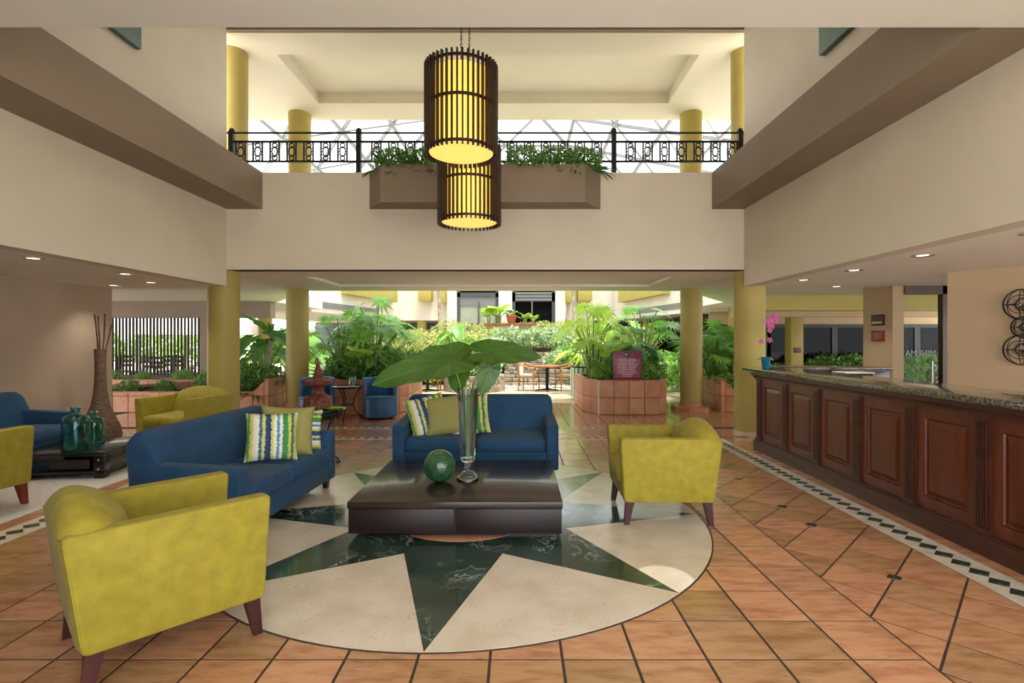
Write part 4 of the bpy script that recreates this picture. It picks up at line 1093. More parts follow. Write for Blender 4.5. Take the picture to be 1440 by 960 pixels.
# wire sphere ornaments with round mirrors on the beige wall
wo = Vector((-wn.x, -wn.y, 0))
def sphere_sconce(tpos, z, r, label):
    p = wp0 + wd * tpos
    t = thing('wire_sphere_mirror', label, 'wall ornament', (p.x - wn.x * (r * 0.55), p.y - wn.y * (r * 0.55), z), math.atan2(-wn.y, -wn.x), 'wire sphere mirrors on the beige wall')
    m = MB(); n = 28
    for ang in (0, PI / 3, -PI / 3, PI / 2):
        m.tube([(0.5 * r * math.sin(a) * math.cos(ang) - 0 * 0 if False else 0.5 * r * math.cos(a) * math.cos(ang), r * math.cos(a) * math.sin(ang) if ang else r * 0.0, r * math.sin(a)) for a in [2 * PI * i / n for i in range(n)]], 0.0045, 5, True)
    m.tube([(0, r * math.cos(a), r * math.sin(a)) for a in [2 * PI * i / n for i in range(n)]], 0.006, 5, True)
    m.tube([(0.5 * r * math.cos(a), r * math.sin(a), 0) for a in [2 * PI * i / n for i in range(n)]], 0.0045, 5, True)
    m.tube([(0.40 * r, 0.6 * r * math.cos(a), 0.6 * r * math.sin(a)) for a in [2 * PI * i / n for i in range(n)]], 0.0045, 5, True)
    m.build('wire_cage', M['iron'], t, 60)
    rm = r * 0.42
    MB().lathe([(0, 0.5 * rm), (rm * 0.3, 0.465 * rm), (rm * 0.6, 0.34 * rm), (rm * 0.8, 0.2 * rm), (rm * 0.97, 0.0)], 28, cap=False, M=Matrix.Translation((-r * 0.3, 0, 0)) @ Matrix.Rotation(PI / 2, 4, 'Y')).build('mirror', M['mirror'], t, 60)
    MB().tube([(-r * 0.3, rm * math.cos(a), rm * math.sin(a)) for a in [2 * PI * i / n for i in range(n)]], 0.006, 5, True).build('mirror_rim', M['iron'], t)
    MB().tube([(-r * 0.55, 0, 0), (-r * 0.3, 0, 0)], 0.01).build('bracket', M['iron'], t)
for (tp, z, r, l) in ((0.72, 1.885, 0.165, 'large wire sphere with mirror at the top of the wall ornament'), (0.73, 1.635, 0.115, 'small wire sphere with mirror in the middle of the wall ornament'), (0.72, 1.385, 0.165, 'large wire sphere with mirror at the bottom of the wall ornament'),
                      (1.02, 1.76, 0.115, 'small wire sphere between the large ones at the ornament edge'), (1.02, 1.50, 0.15, 'second wire sphere at the ornament edge')):
    sphere_sconce(tp, z, r, l)

# plaques on the wall end
for (z, hgt, lab, c_) in ((1.72, 0.17, 'upper dark wooden plaque with a pale strip on the wall end', 'leg'), (1.47, 0.17, 'lower reddish wooden plaque on the wall end', 'leg_red')):
    t = thing('wall_plaque', lab, 'plaque', (5.71, 8.28, z))
    RB(-0.025, 0, -0.14, 0.14, 0, hgt, r=0.004).build('board', M[c_], t)
    if c_ == 'leg': B(-0.028, -0.025, -0.11, 0.12, 0.03, 0.06).build('strip', M['cushion'], t, 0)
    else:
        m = MB()
        for k in range(5): m.box(-0.028, -0.025, -0.09, 0.09, 0.03 + k * 0.022, 0.036 + k * 0.022)
        m.build('print', M['print'], t, 0)

# glass door with the shop name on its far side
d1 = struct(MB().box(6.46, 6.55, 7.95, 8.05, 0, ZL).box(5.88, 6.55, 7.95, 8.05, 2.19, ZL).build('door_1', M['mahogany_dark'], smooth=0))
M['doorglass'] = pm('door_glass', (238, 244, 242), 0.02, trans=1, ior=1.1)
B(5.88, 6.46, 7.99, 8.0, 0.02, 2.19).build('pane', M['doorglass'], d1, 0)
tx = bpy.data.curves.new('lettering', 'FONT'); tx.body = 'MINI MA'; tx.size = 0.132; tx.extrude = 0.001; tx.align_x = 'LEFT'
to = bpy.data.objects.new('lettering', tx); C.objects.link(to)
dg = bpy.context.evaluated_depsgraph_get()
tme = bpy.data.meshes.new_from_object(to.evaluated_get(dg)); bpy.data.objects.remove(to)
bb = [q.co.x for q in tme.vertices]
tme.materials.append(M['print_white'])
lo = inst('lettering', tme, d1, (6.40, 8.006, 1.245), (PI / 2, 0, 0), (-0.95, 1, 1))
lo['label'] = 'white mini mart lettering seen mirrored through the glass'
MB().tube([(6.30, 7.96, 0.75), (6.30, 7.96, 1.17)], 0.013, 8).tube([(6.30, 7.985, 0.8), (6.30, 7.96, 0.8)], 0.01).tube([(6.30, 7.985, 1.1), (6.30, 7.96, 1.1)], 0.01).build('handle', M['steel'], d1)
MB().tube([(6.39, 8.04, 0.75), (6.39, 8.04, 1.17)], 0.013, 8).tube([(6.39, 8.01, 0.8), (6.39, 8.04, 0.8)], 0.01).tube([(6.39, 8.01, 1.1), (6.39, 8.04, 1.1)], 0.01).build('handle', M['steel'], d1)
# ------------------------------------------------------------------ tiled planters
def planter(label, pts, heights, soil_z, loc=(0, 0), group=None, faces=None, trim=None):
    t = thing('tiled_planter', label, 'planter', (0, 0, 0), 0, group)
    n = len(pts)
    cx = sum(p[0] for p in pts) / n; cy = sum(p[1] for p in pts) / n
    core = MB()
    for i in range(n):
        p, q = Vector(pts[i]), Vector(pts[(i + 1) % n]); hp, hq = heights[i], heights[(i + 1) % n]
        e = (q - p); L_ = e.length; e.normalize()
        nrm = Vector((e.y, -e.x))
        if nrm.dot(Vector(((p.x + q.x) / 2 - cx, (p.y + q.y) / 2 - cy))) < 0: nrm = -nrm
        a, b = p - nrm * 0.012, q - nrm * 0.012; c_, d_ = q - nrm * 0.11, p - nrm * 0.11
        core.add([(a.x, a.y, 0), (b.x, b.y, 0), (c_.x, c_.y, 0), (d_.x, d_.y, 0), (a.x, a.y, hp), (b.x, b.y, hq), (c_.x, c_.y, hq), (d_.x, d_.y, hp)],
                 [(0, 3, 2, 1), (4, 5, 6, 7), (0, 1, 5, 4), (1, 2, 6, 5), (2, 3, 7, 6), (3, 0, 4, 7)])
        if faces is not None and i not in faces: continue
        tw = L_ / max(1, round(L_ / 0.325)); s = 0
        while s < L_ - 0.05:
            s1 = min(L_, s + tw)
            h0 = hp + (hq - hp) * s / L_; h1 = hp + (hq - hp) * s1 / L_
            z = 0.0
            while z < max(h0, h1) - 0.02:
                za, zb = z, z + 0.335
                ta, tb = min(zb, h0), min(zb, h1)
                if max(ta, tb) - za > 0.03:
                    g = 0.0065
                    quad = [(s + g, za + g), (s1 - g, za + g), (s1 - g, max(za + g + 0.001, tb - g)), (s + g, max(za + g + 0.001, ta - g))]
                    vs = []
                    for dd, ins in ((0.014, 0), (0.0, 0), (-0.004, 0.004)):
                        for j, (u, v) in enumerate(quad):
                            uu = u + (ins if j in (0, 3) else -ins); vv = v + (ins if j < 2 else -ins)
                            w_ = p + e * uu - nrm * dd
                            vs.append((w_.x, w_.y, vv))
                    fs = []
                    for k in range(2):
                        for j in range(4): fs.append((k * 4 + j, k * 4 + (j + 1) % 4, k * 4 + 4 + (j + 1) % 4, k * 4 + 4 + j))
                    fs.append((8, 9, 10, 11))
                    MB().add(vs, fs).build('tile', M['clad'], t, 0)
                z = zb
            s = s1
    core.build('core', M['clad_core'], t, 0)
    for i in range(n):
        p, q = Vector(pts[i]), Vector(pts[(i + 1) % n]); hp, hq = heights[i], heights[(i + 1) % n]
        e = (q - p).normalized(); nrm = Vector((e.y, -e.x))
        if nrm.dot(Vector(((p.x + q.x) / 2 - cx, (p.y + q.y) / 2 - cy))) < 0: nrm = -nrm
        a, b, c_, d_ = p + nrm * 0.002, q + nrm * 0.002, q - nrm * 0.115, p - nrm * 0.115
        MB().add([(a.x, a.y, hp - 0.002), (b.x, b.y, hq - 0.002), (c_.x, c_.y, hq - 0.002), (d_.x, d_.y, hp - 0.002), (a.x, a.y, hp + 0.014), (b.x, b.y, hq + 0.014), (c_.x, c_.y, hq + 0.014), (d_.x, d_.y, hp + 0.014)],
                 [(0, 3, 2, 1), (4, 5, 6, 7), (0, 1, 5, 4), (1, 2, 6, 5), (2, 3, 7, 6), (3, 0, 4, 7)]).build('rim', M['clad'], t, 0)
    ins = shrink(pts, 0.10)
    MB().prism(ins, 0, soil_z).build('soil', M['soil'], t, 0)
    if trim:
        B(trim[0] - 0.012, trim[0] + 0.012, trim[1] - 0.016, trim[1] + 0.012, 0, 0.675).build('corner_trim', M['cushion'], t, 0)
    return t
H = 0.67
pr_ = [(1.36, 11.0), (1.61, 10.42), (2.83, 10.42), (3.05, 10.72), (3.05, 12.6), (1.36, 12.6)]
planter('terracotta tiled planter carrying the maroon sign', pr_, [H] * 6, 0.6, faces=(0, 1, 2, 3, 5), trim=(1.61, 10.42))
planter('terracotta tiled planter behind the blue tub chairs', [(mir(x), y) for x, y in pr_], [H] * 6, 0.6, faces=(0, 1, 2, 3, 5))
pr2 = [(4.17, 10.75), (4.27, 10.75), (4.5, 10.75), (7.6, 10.75), (7.6, 12.4), (4.17, 12.4)]
h2 = [H, 0.62, 0.41, 0.41, 0.41, H]
planter('terracotta tiled planter with a dipping rim beside the desk column', pr2, h2, 0.36, faces=(0, 1, 2, 5))
pl2 = [(mir(x), y) for x, y in pr2]; pl2[3] = (-9.6, 10.75); pl2[4] = (-9.6, 12.0)
planter('long terracotta tiled planter with a dipping rim behind the lime armchair', pl2, h2, 0.36, faces=(0, 1, 2, 5))
planter('terracotta tiled planter in front of the slatted screen', [(-10.6, 12.8), (-6.2, 12.8), (-6.2, 13.5), (-10.6, 13.5)], [0.5] * 4, 0.44, faces=(0, 1))

# maroon sign board on the planter rim
sg = thing('sign_board', 'maroon notice board with pale lines of text on the planter rim', 'sign', (2.19, 10.44, 0.685), 0)
RB(-0.29, 0.29, -0.014, 0.014, 0.0, 0.585, r=0.006).build('board', M['maroon'], sg)
m = MB()
for k in range(11):
    z = 0.07 + k * 0.034; wv = [0.1, 0.12, 0.19, 0.2, 0.15, 0.2, 0.21, 0.21, 0.16, 0.19, 0.18][k]
    if k in (3, 5, 6, 8, 10):
        m.box(-wv, -0.012, -0.017, -0.013, z, z + 0.020).box(0.012, wv * 0.9, -0.017, -0.013, z, z + 0.020)
    else: m.box(-wv, wv, -0.017, -0.013, z, z + 0.020)
    m.box(-0.25, -wv - 0.015, -0.017, -0.013, z + 0.002, z + 0.008).box(wv + 0.015, 0.25, -0.017, -0.013, z + 0.002, z + 0.008)
m.build('text_lines', M['print'], sg, 0)
RB(-0.04, 0.04, -0.018, -0.013, 0.475, 0.545, r=0.002).build('emblem', M['black'], sg)
B(-0.3, 0.3, 0.0, 0.05, 0.0, 0.012).build('foot', M['cushion'], sg, 0)

# ------------------------------------------------------------------ courtyard buildings
YBK = 26.5
wf = struct(MB().box(-6.2, -3.5, YBK + 0.5, YBK + 0.8, 2.48, 6.6).box(2.5, 5.3, YBK + 0.5, YBK + 0.8, 2.48, 6.6).build('wall_courtyard_back', M['white'], smooth=0))
bay = struct(MB().box(-3.52, -3.05, YBK - 0.4, YBK + 0.8, 0, 6.6).box(-0.95, -0.28, YBK - 0.4, YBK + 0.8, 0, 6.6).box(1.88, 2.36, YBK - 0.4, YBK + 0.8, 0, 6.6).box(-3.05, 1.88, YBK - 0.3, YBK + 0.8, 4.8, 6.6).box(-3.05, 1.88, YBK - 0.2, YBK + 0.8, 0, 1.9).build('wall_lift_bay', M['white'], smooth=0))
def lift_window(n, x0, x1, pane, mull):
    y = YBK - 0.2
    f = struct(MB().box(x0, x0 + 0.16, y, y + 0.15, 1.9, 4.8).box(x1 - 0.16, x1, y, y + 0.15, 1.9, 4.8).box(x0, x1, y, y + 0.15, 1.9, 2.3).box(x0, x1, y, y + 0.15, 3.62 if pane == 'paleglass' else 3.4, 3.85).build('window_%d' % n, M['greyframe'], smooth=0))
    B(x0 + 0.16, x1 - 0.16, y + 0.06, y + 0.08, 2.3, 3.62).build('pane', M[pane], f, 0)
    B(x0 + 0.16, x1 - 0.16, y + 0.06, y + 0.08, 3.85, 4.8).build('pane', M['darkwin'], f, 0)
    if pane == 'paleglass': B(x0 + 0.16, x1 - 0.16, y + 0.03, y + 0.058, 3.2, 3.62).build('blind', M['louver'], f, 0)
    else:
        for k in range(3): B(x0 + 0.16, x1 - 0.16, y - 0.02, y + 0.05, 3.45 + k * 0.16, 3.55 + k * 0.16).build('louver_slat', M['louver'], f, 0)
    B(mull - 0.03, mull + 0.03, y - 0.02, y + 0.05, 2.0 if pane == 'darkwin' else 2.3, 3.4).build('mullion', M['louver' if pane == 'darkwin' else 'greyframe'], f, 0)
lift_window(7, -3.05, -0.95, 'paleglass', -1.95)
lift_window(8, -0.28, 1.88, 'darkwin', 0.72)
def wallbox(x0, x1, y0, y1, z0, z1, label, grp):
    tag(RB(x0, x1, y0, y1, z0, z1, r=0.01).build('balcony_box', M['yellow']), label, 'balcony box', grp)
gb = 'yellow boxes on the courtyard wall'
wallbox(-5.0, -4.36, 26.3, 26.99, 3.45, 4.6, 'wide yellow box on the courtyard wall nearest the pale-curtained lift window', gb)
wallbox(-3.88, -3.53, 26.3, 26.99, 3.35, 4.6, 'narrow yellow box touching the lift bay beside the pale-curtained window', gb)
wallbox(2.37, 2.72, 26.3, 26.99, 3.35, 4.6, 'narrow yellow box touching the lift bay beside the dark lift window', gb)
wallbox(3.05, 3.75, 26.3, 26.99, 3.45, 4.6, 'wide yellow box on the courtyard wall nearest the dark lift window', gb)
def slant(name, p, q, label_side, up=6.6):
    p, q = Vector(p), Vector(q); e = (q - p).normalized(); nn = Vector((-e.y, e.x))
    if nn.x * (-p.x) < 0: nn = -nn               # towards the courtyard axis
    out = -nn
    struct(MB().prism([tuple(p), tuple(q), tuple(q + out * 0.3), tuple(p + out * 0.3)], 2.48, up).build(name, M['white'], smooth=0))
    ang = math.atan2(e.y, e.x); L_ = (q - p).length
    def loc(s, d): 
        v = p + e * s + nn * d; return v
    lv = thing('wall_louver', 'grey horizontal louver strip on the white courtyard wall, %s' % label_side, 'louver', (p.x, p.y, 2.66), ang)
    sgn = 1 if Vector((-math.sin(ang), math.cos(ang))).dot(nn) > 0 else -1
    for k in range(4): B(L_ * 0.35, L_ * 0.98, min(0, sgn * 0.04), max(0, sgn * 0.04), k * 0.062, k * 0.062 + 0.036).build('slat', M['louver'], lv, 0)
    bb_ = thing('balcony_box', 'long yellow balcony front on the white courtyard wall, %s' % label_side, 'balcony', (p.x, p.y, 3.28), ang)
    RB(L_ * 0.18, L_ * 0.75, min(0.001 * sgn, sgn * 0.35), max(0.001 * sgn, sgn * 0.35), 0, 1.0, r=0.01).build('front', M['yellow'], bb_)
slant('wall_courtyard_left', (-5.9, 26.9), (-7.3, 18.5), 'above the tall philodendron')
slant('wall_courtyard_right', (4.96, 26.9), (6.35, 18.5), 'above the palm beside the column')
# ground floor rooms behind the courtyard walls
struct(B(-12, 12, 31.0, 31.2, 0, 6.6).build('wall_far_rooms', M['blue_room'], smooth=0))
struct(B(-7.2, -6.4, 26.9, 27.6, 0, 2.48).build('wall_pier', M['wall_beige'], smooth=0))
struct(B(-12, 12, 27.3, 31.2, 2.48, 2.6).build('ceiling_far_rooms', M['ceil'], smooth=0))
struct(B(-3.5, 2.36, 27.3, 27.5, 0, 2.5).build('wall_lift_rear', M['brown_room'], smooth=0))
struct(B(7.2, 7.5, 20.5, 31, 0, 2.6).build('wall_right_rooms', M['brown_room'], smooth=0))
struct(MB().prism([(5.26, 26.9), (6.65, 18.5), (16, 18.5), (16, 31), (5.26, 31)], 2.5, 2.6).build('ceiling_right_rooms', M['ceil'], smooth=0))
struct(MB().prism([(-6.2, 26.9), (-7.6, 18.5), (-12, 18.5), (-12, 31), (-6.2, 31)], 2.5, 2.6).build('ceiling_left_rooms', M['ceil'], smooth=0))
column(-4.98, 27.2, 0, 2.48, 'olive column in front of the blue-grey room beside the lift windows', r=0.24)
column(3.72, 27.2, 0, 2.48, 'olive column below the yellow box right of the dark lift window', r=0.24)
column(6.1, 24.5, 0, 2.48, 'dark olive column below the right courtyard wall', r=0.24)
for i in range(3):
    x0 = 7.15
    yy = 20.8 + i * 2.0
    wq = struct(MB().box(x0 - 0.02, x0 + 0.06, yy, yy + 0.1, 0.5, 2.1).box(x0 - 0.02, x0 + 0.06, yy + 1.8, yy + 1.9, 0.5, 2.1).box(x0 - 0.02, x0 + 0.06, yy, yy + 1.9, 2.0, 2.1).box(x0 - 0.02, x0 + 0.06, yy, yy + 1.9, 0.5, 0.6).build('window_%d' % (i + 9), M['darkframe'], smooth=0))
    B(x0 + 0.0, x0 + 0.03, yy + 0.1, yy + 1.8, 0.6, 2.0).build('pane', M['darkwin'], wq, 0)
# small glowing pendant lamps in the far room
for (x, z) in ((-7.0, 1.68), (-6.55, 1.62)):
    t = thing('pendant_lamp', 'small amber pendant lamp glowing in the far room', 'pendant lamp', (x, 28.6, z), 0, 'amber lamps in the far room')
    MB().lathe([(0.05, 0.22), (0.17, 0.0), (0.165, 0.0), (0.045, 0.215)], 16, cap=False).build('shade', M['shade'], t)
    MB().tube([(0, 0, 0.2), (0, 0, 2.48 - z)], 0.01).build('cord', M['iron'], t)

# glass roof over the courtyard
def glass_roof():
    t = thing('glass_roof', 'white-barred glass pyramid roof over the courtyard', 'glass roof', (0, 0, 0))
    x0, x1, ya, yb, ze = -8.2, 7.2, 11.4, 27.4, 6.62
    ap = Vector((AX, 19.4, 11.2))
    cn = [Vector((x0, ya, ze)), Vector((x1, ya, ze)), Vector((x1, yb, ze)), Vector((x0, yb, ze))]
    gm = bpy.data.materials.new('roof_glass'); gm.use_nodes = True
    N = gm.node_tree.nodes; L = gm.node_tree.links
    for q in list(N):
        if q.type == 'BSDF_PRINCIPLED': N.remove(q)
    tr = N.new('ShaderNodeBsdfTransparent'); tr.inputs[0].default_value = (0.53, 0.55, 0.55, 1)
    gl = N.new('ShaderNodeBsdfGlossy'); gl.inputs['Roughness'].default_value = 0.05
    mx = N.new('ShaderNodeMixShader'); mx.inputs[0].default_value = 0.06
    L.new(tr.outputs[0], mx.inputs[1]); L.new(gl.outputs[0], mx.inputs[2]); L.new(mx.outputs[0], N['Material Output'].inputs[0])
    bar = M['roofbar']
    for s in range(4):
        A, Bc = cn[s], cn[(s + 1) % 4]
        n = 6
        P = []
        for j in range(n + 1):
            l, r_ = A.lerp(ap, j / n), Bc.lerp(ap, j / n)
            k = n - j
            P.append([l.lerp(r_, i / k) if k else ap.copy() for i in range(k + 1)])
        for j in range(n):
            k = n - j
            MB().tube([P[j][0], P[j][-1]], 0.075, 6).build('glazing_bar', bar, t)
            for i in range(k):
                if j or True:
                    MB().tube([P[j][i], P[j + 1][i]], 0.065, 5).build('glazing_bar', bar, t)
                    MB().tube([P[j][i + 1], P[j + 1][i]], 0.05, 5).build('glazing_bar', bar, t)
                MB().add([P[j][i], P[j][i + 1], P[j + 1][i]], [(0, 1, 2)]).build('pane', gm, t, 0)
                if i < k - 1: MB().add([P[j][i + 1], P[j + 1][i + 1], P[j + 1][i]], [(0, 1, 2)]).build('pane', gm, t, 0)
        MB().tube([A, ap], 0.07, 6).build('hip_bar', bar, t)
M['roofbar'] = pm('roof_bar_paint', (150, 152, 152), 0.5)
glass_roof()

# ------------------------------------------------------------------ stone steps and walls
stone_meshes = []
rs = random.Random(3)
for k in range(5):
    b_ = bmesh.new(); bmesh.ops.create_cube(b_, size=1)
    bmesh.ops.bevel(b_, geom=b_.edges[:], offset=0.09, segments=1, affect='EDGES')
    for q in b_.verts: q.co += Vector((rs.uniform(-.04, .04), rs.uniform(-.05, .05), rs.uniform(-.05, .05)))
    stone_meshes.append(MB().bm(b_).mesh('stone', M['stone'], 0))
def course(parent, x0, x1, y, z, h, d):
    x = x0
    while x < x1 - 0.05:
        w_ = min(rs.uniform(0.22, 0.42), x1 - x)
        inst('stone', rs.choice(stone_meshes), parent, (x + w_ / 2, y + rs.uniform(-.012, .012), z + h / 2), (0, 0, 0), (w_ * 0.98, d, h * 0.9))
        x += w_
st = thing('stone_steps', 'stepped stone cascade with flat stone courses behind the wooden table', 'stone steps', (0, 17.0, 0))
for k in range(9):
    B(-0.43, 1.53, 0.02 + k * 0.13, 0.35 + k * 0.13, k * 0.118, k * 0.118 + 0.116).build('dark_core', M['soil'], st, 0)  # inset dark box behind each course, showing as a dark band between stones
    course(st, -0.45, 1.55, 0.15 + k * 0.13, k * 0.118, 0.118, 0.4)
MB().prism_xz([(-0.45, 0), (1.55, 0), (1.55, 1.0), (-0.45, 1.0)], 1.1, 1.9).build('core', M['stone'], st, 0)
sw = thing('stone_wall', 'low grey stacked stone wall right of the stone steps', 'stone wall', (0, 16.6, 0))
for k in range(5): course(sw, 1.0, 3.6, 0, k * 0.11, 0.11, 0.26)
sw2 = thing('stone_wall', 'upper stacked stone wall among the courtyard plants', 'stone wall', (0, 19.6, 0))
for k in range(9): course(sw2, 1.56, 5.2, 0, k * 0.12, 0.12, 0.3)
rp_ = thing('stone_planter', 'round stone planter left of the stone steps', 'stone planter', (-1.28, 15.5, 0))
for k in range(4):
    nn_ = 15
    for i in range(nn_):
        a = 2 * PI * (i + 0.5 * (k % 2)) / nn_
        inst('stone', rs.choice(stone_meshes), rp_, (0.8 * math.cos(a), 0.8 * math.sin(a), 0.058 + k * 0.115), (0, 0, a + PI / 2), (0.34, 0.2, 0.12))
MB().lathe([(0, 0), (0.74, 0), (0.74, 0.42), (0, 0.42)], 20, cap=False).build('soil', M['soil'], rp_)
pb = MB()
for k in range(240):
    x, y = rs.uniform(-0.6, 3.4), 16.35 + rs.gauss(0, 0.09)
    r_ = rs.uniform(0.03, 0.07)
    pb.superbox(x, y, r_ * 0.4, r_ * 1.3, r_, r_ * 0.6, 1, 1, 6, 4)
o = pb.build('pebbles', M['pebble']); o['kind'] = 'stuff'; o['label'] = 'white pebbles along the foot of the stone steps'; o['category'] = 'pebbles'
# planting beds of the courtyard
def bed(x0, x1, y0, y1, z, label):
    tag(RB(x0, x1, y0, y1, 0, z, r=0.04).build('garden_bed', M['soil']), label, 'garden bed')
bed(-6.4, -0.5, 17.3, 21.8, 0.55, 'planted earth bed left of the stone steps')
bed(-3.2, 3.2, 21.9, 24.8, 1.35, 'raised earth bed below the lift windows')
bed(1.65, 6.0, 19.8, 21.8, 1.0, 'planted earth bed behind the upper stone wall')
bed(1.6, 4.2, 16.85, 19.4, 0.5, 'planted earth bed behind the low stone wall')
tag(RB(-1.35, 0.75, 20.6, 21.0, 2.05, 2.14, r=0.01).build('ledge', M['teak_top']), 'brown ledge with lime plants below the lift windows', 'ledge')
t = thing('ledge_support', 'stone pier carrying the brown plant ledge', 'pier', (-0.3, 20.8, 0))
for k in range(17): course(t, -0.9, 0.9, 0, k * 0.12, 0.121, 0.36)

# ------------------------------------------------------------------ patio furniture
def patio_table(label, loc, r=0.46):
    t = thing('patio_table', label, 'table', loc)
    MB().lathe([(r - 0.01, 0.70), (r, 0.705), (r, 0.735), (r - 0.01, 0.74)], 32).build('table_top', M['teak_top'], t)
    MB().lathe([(0.045, 0.02), (0.045, 0.70)], 14).build('post', M['iron'], t)
    for k in range(4):
        a = k * PI / 2
        MB().tube([(0, 0, 0.05), (0.34 * math.cos(a), 0.34 * math.sin(a), 0.015)], [0.028, 0.014], 6).build('foot', M['iron'], t)
def patio_chair(label, loc, rotz, grp=None):
    t = thing('patio_chair', label, 'chair', loc, rotz, grp)
    for sx, sy in ((0.22, 0.26), (0.22, -0.26), (-0.24, 0.22), (-0.24, -0.22)):
        h = 0.66 if sx > 0 else 0.78
        MB().tube([(sx * 1.05, sy, 0), (sx * 0.98, sy, 0.42), (sx * 1.06, sy, h)], [0.018, 0.023, 0.018], 8).build('leg', M['teak'], t, 60)
    RB(-0.24, 0.24, -0.26, 0.26, 0.37, 0.42, r=0.01).build('seat_frame', M['teak'], t)
    MB().superbox(0, 0, 0.45, 0.235, 0.235, 0.04, 0.4, 0.25).build('seat_cushion', M['cushion'], t, 60)
    P = [(0.26, s * 0.27, 0.66) for s in (-1,)] + [(0.05, -0.285, 0.70), (-0.18, -0.25, 0.77), (-0.28, -0.13, 0.80), (-0.30, 0, 0.81), (-0.28, 0.13, 0.80), (-0.18, 0.25, 0.77), (0.05, 0.285, 0.70), (0.26, 0.27, 0.66)]
    MB().tube(P, 0.024, 8).build('arm_rail', M['teak'], t, 60)
    MB().superbox(-0.245, 0, 0.63, 0.02, 0.17, 0.15, 0.3, 0.3).build('back_pad', M['cushion'], t, 60)
patio_table('round wooden patio table with black post before the stone steps', (0.86, 15.3, 0))
patio_chair('wooden patio armchair with white cushion left of the round table', (0.33, 15.35, 0), R(-20))
patio_chair('wooden patio armchair with white cushion right of the round table, beside the planter', (1.40, 15.3, 0), R(195))
patio_table('round wooden patio table beside the hedge left of the round stone planter', (-2.62, 15.2, 0))
patio_chair('wooden patio chair beside the hedge, seat cut off by the big leaf', (-2.1, 15.5, 0), R(180))
patio_chair('wooden patio chair beside the hedge, behind the tub chairs', (-3.15, 15.4, 0), R(0))
tag(MB().lathe([(0.05, 0), (0.06, 0.02), (0.04, 0.09), (0.02, 0.12)], 14).build('napkin_holder', M['cushion']), 'small white napkin holder on the hedge-side patio table', 'napkin holder').location = (-2.62, 15.2, 0.741)
# striped tub chair behind the planter
t = thing('striped_chair', 'green and white striped chair behind the sign planter', 'chair', (1.62, 13.1, 0))
M['gstripe_w'] = pm('white_band', (222, 228, 216), 0.8); M['gstripe_g'] = pm('green_band', (96, 150, 104), 0.8)
MB().lathe([(0.28, 0.05), (0.30, 0.40), (0.0, 0.40)], 28).build('seat', M['gstripe_w'], t)
for k in range(20):
    a0 = -0.3 + PI * 1.2 * k / 20 + PI * 0.0; a1 = a0 + PI * 1.2 / 20
    MB().prism([(0.30 * math.cos(a0 + PI), 0.30 * math.sin(a0 + PI)), (0.30 * math.cos(a1 + PI), 0.30 * math.sin(a1 + PI)), (0.25 * math.cos(a1 + PI), 0.25 * math.sin(a1 + PI)), (0.25 * math.cos(a0 + PI), 0.25 * math.sin(a0 + PI))], 0.1, 0.8).build('stave', M['gstripe_g' if k % 2 else 'gstripe_w'], t, 0)
MB().tube([(0.275 * math.cos(-0.3 + PI * 1.2 * k / 20 + PI), 0.275 * math.sin(-0.3 + PI * 1.2 * k / 20 + PI), 0.81) for k in range(21)], 0.03, 6).build('rim', M['iron'], t)

# ------------------------------------------------------------------ slatted screen and dining chairs at the far left
t = thing('slatted_screen', 'dark wooden slatted screen in front of the bright terrace', 'screen', (0, 14.75, 0))
sm = MB().box(-0.017, 0.017, -0.03, 0.03, 0.0, 2.1).mesh('slat', M['slat'], 0)
x = -11.9
while x < -8.9:
    inst('slat', sm, t, (x, 0, 0)); x += 0.097
B(-12, -8.9, -0.04, 0.04, 0.42, 0.5).build('rail', M['slat'], t, 0)
def dining_chair(label, loc, rotz, grp):
    t = thing('dining_chair', label, 'chair', loc, rotz, grp)
    for sx, sy in ((0.2, 0.2), (0.2, -0.2), (-0.2, 0.2), (-0.2, -0.2)): B(sx - 0.02, sx + 0.02, sy - 0.02, sy + 0.02, 0, 0.45 if sx > 0 else 1.0).build('leg', M['slat'], t, 0)
    RB(-0.23, 0.23, -0.23, 0.23, 0.43, 0.48, r=0.01).build('seat', M['slat'], t)
    for k in range(3): B(-0.215, -0.19, -0.2, 0.2, 0.62 + k * 0.14, 0.70 + k * 0.14).build('back_rail', M['slat'], t, 0)
for k in range(11): dining_chair('dark dining chair standing behind the slatted screen', (-13.6 + (k % 6) * 0.72, 15.7 + (k // 6) * 1.1 + (k % 2) * 0.3, 0), 1.3 + k * 1.1, 'dining chairs behind the slatted screen')
for k in range(3): dining_chair('dark dining chair left of the plant-hidden olive column', (-9.0 + k * 0.6, 19.4 + (k % 2) * 0.5, 0), 2 + k, 'dining chairs near the far olive column')
# white terrace tents outside
for (x, y, r_) in ((-15.2, 22.5, 1.6), (-12.6, 24, 1.3)):
    t = thing('terrace_tent', 'white peaked terrace tent beyond the slatted screen', 'tent', (x, y, 0), 0, 'white tents outside')
    MB().lathe([(r_, 1.7), (r_ * 0.4, 2.3), (0.05, 3.0)], 8, cap=False).build('canopy', M['cushion'], t, 0)
    for k in range(4): MB().tube([(r_ * 0.95 * math.cos(k * PI / 2), r_ * 0.95 * math.sin(k * PI / 2), 0), (r_ * 0.95 * math.cos(k * PI / 2), r_ * 0.95 * math.sin(k * PI / 2), 1.7)], 0.03).build('pole', M['steel'], t)
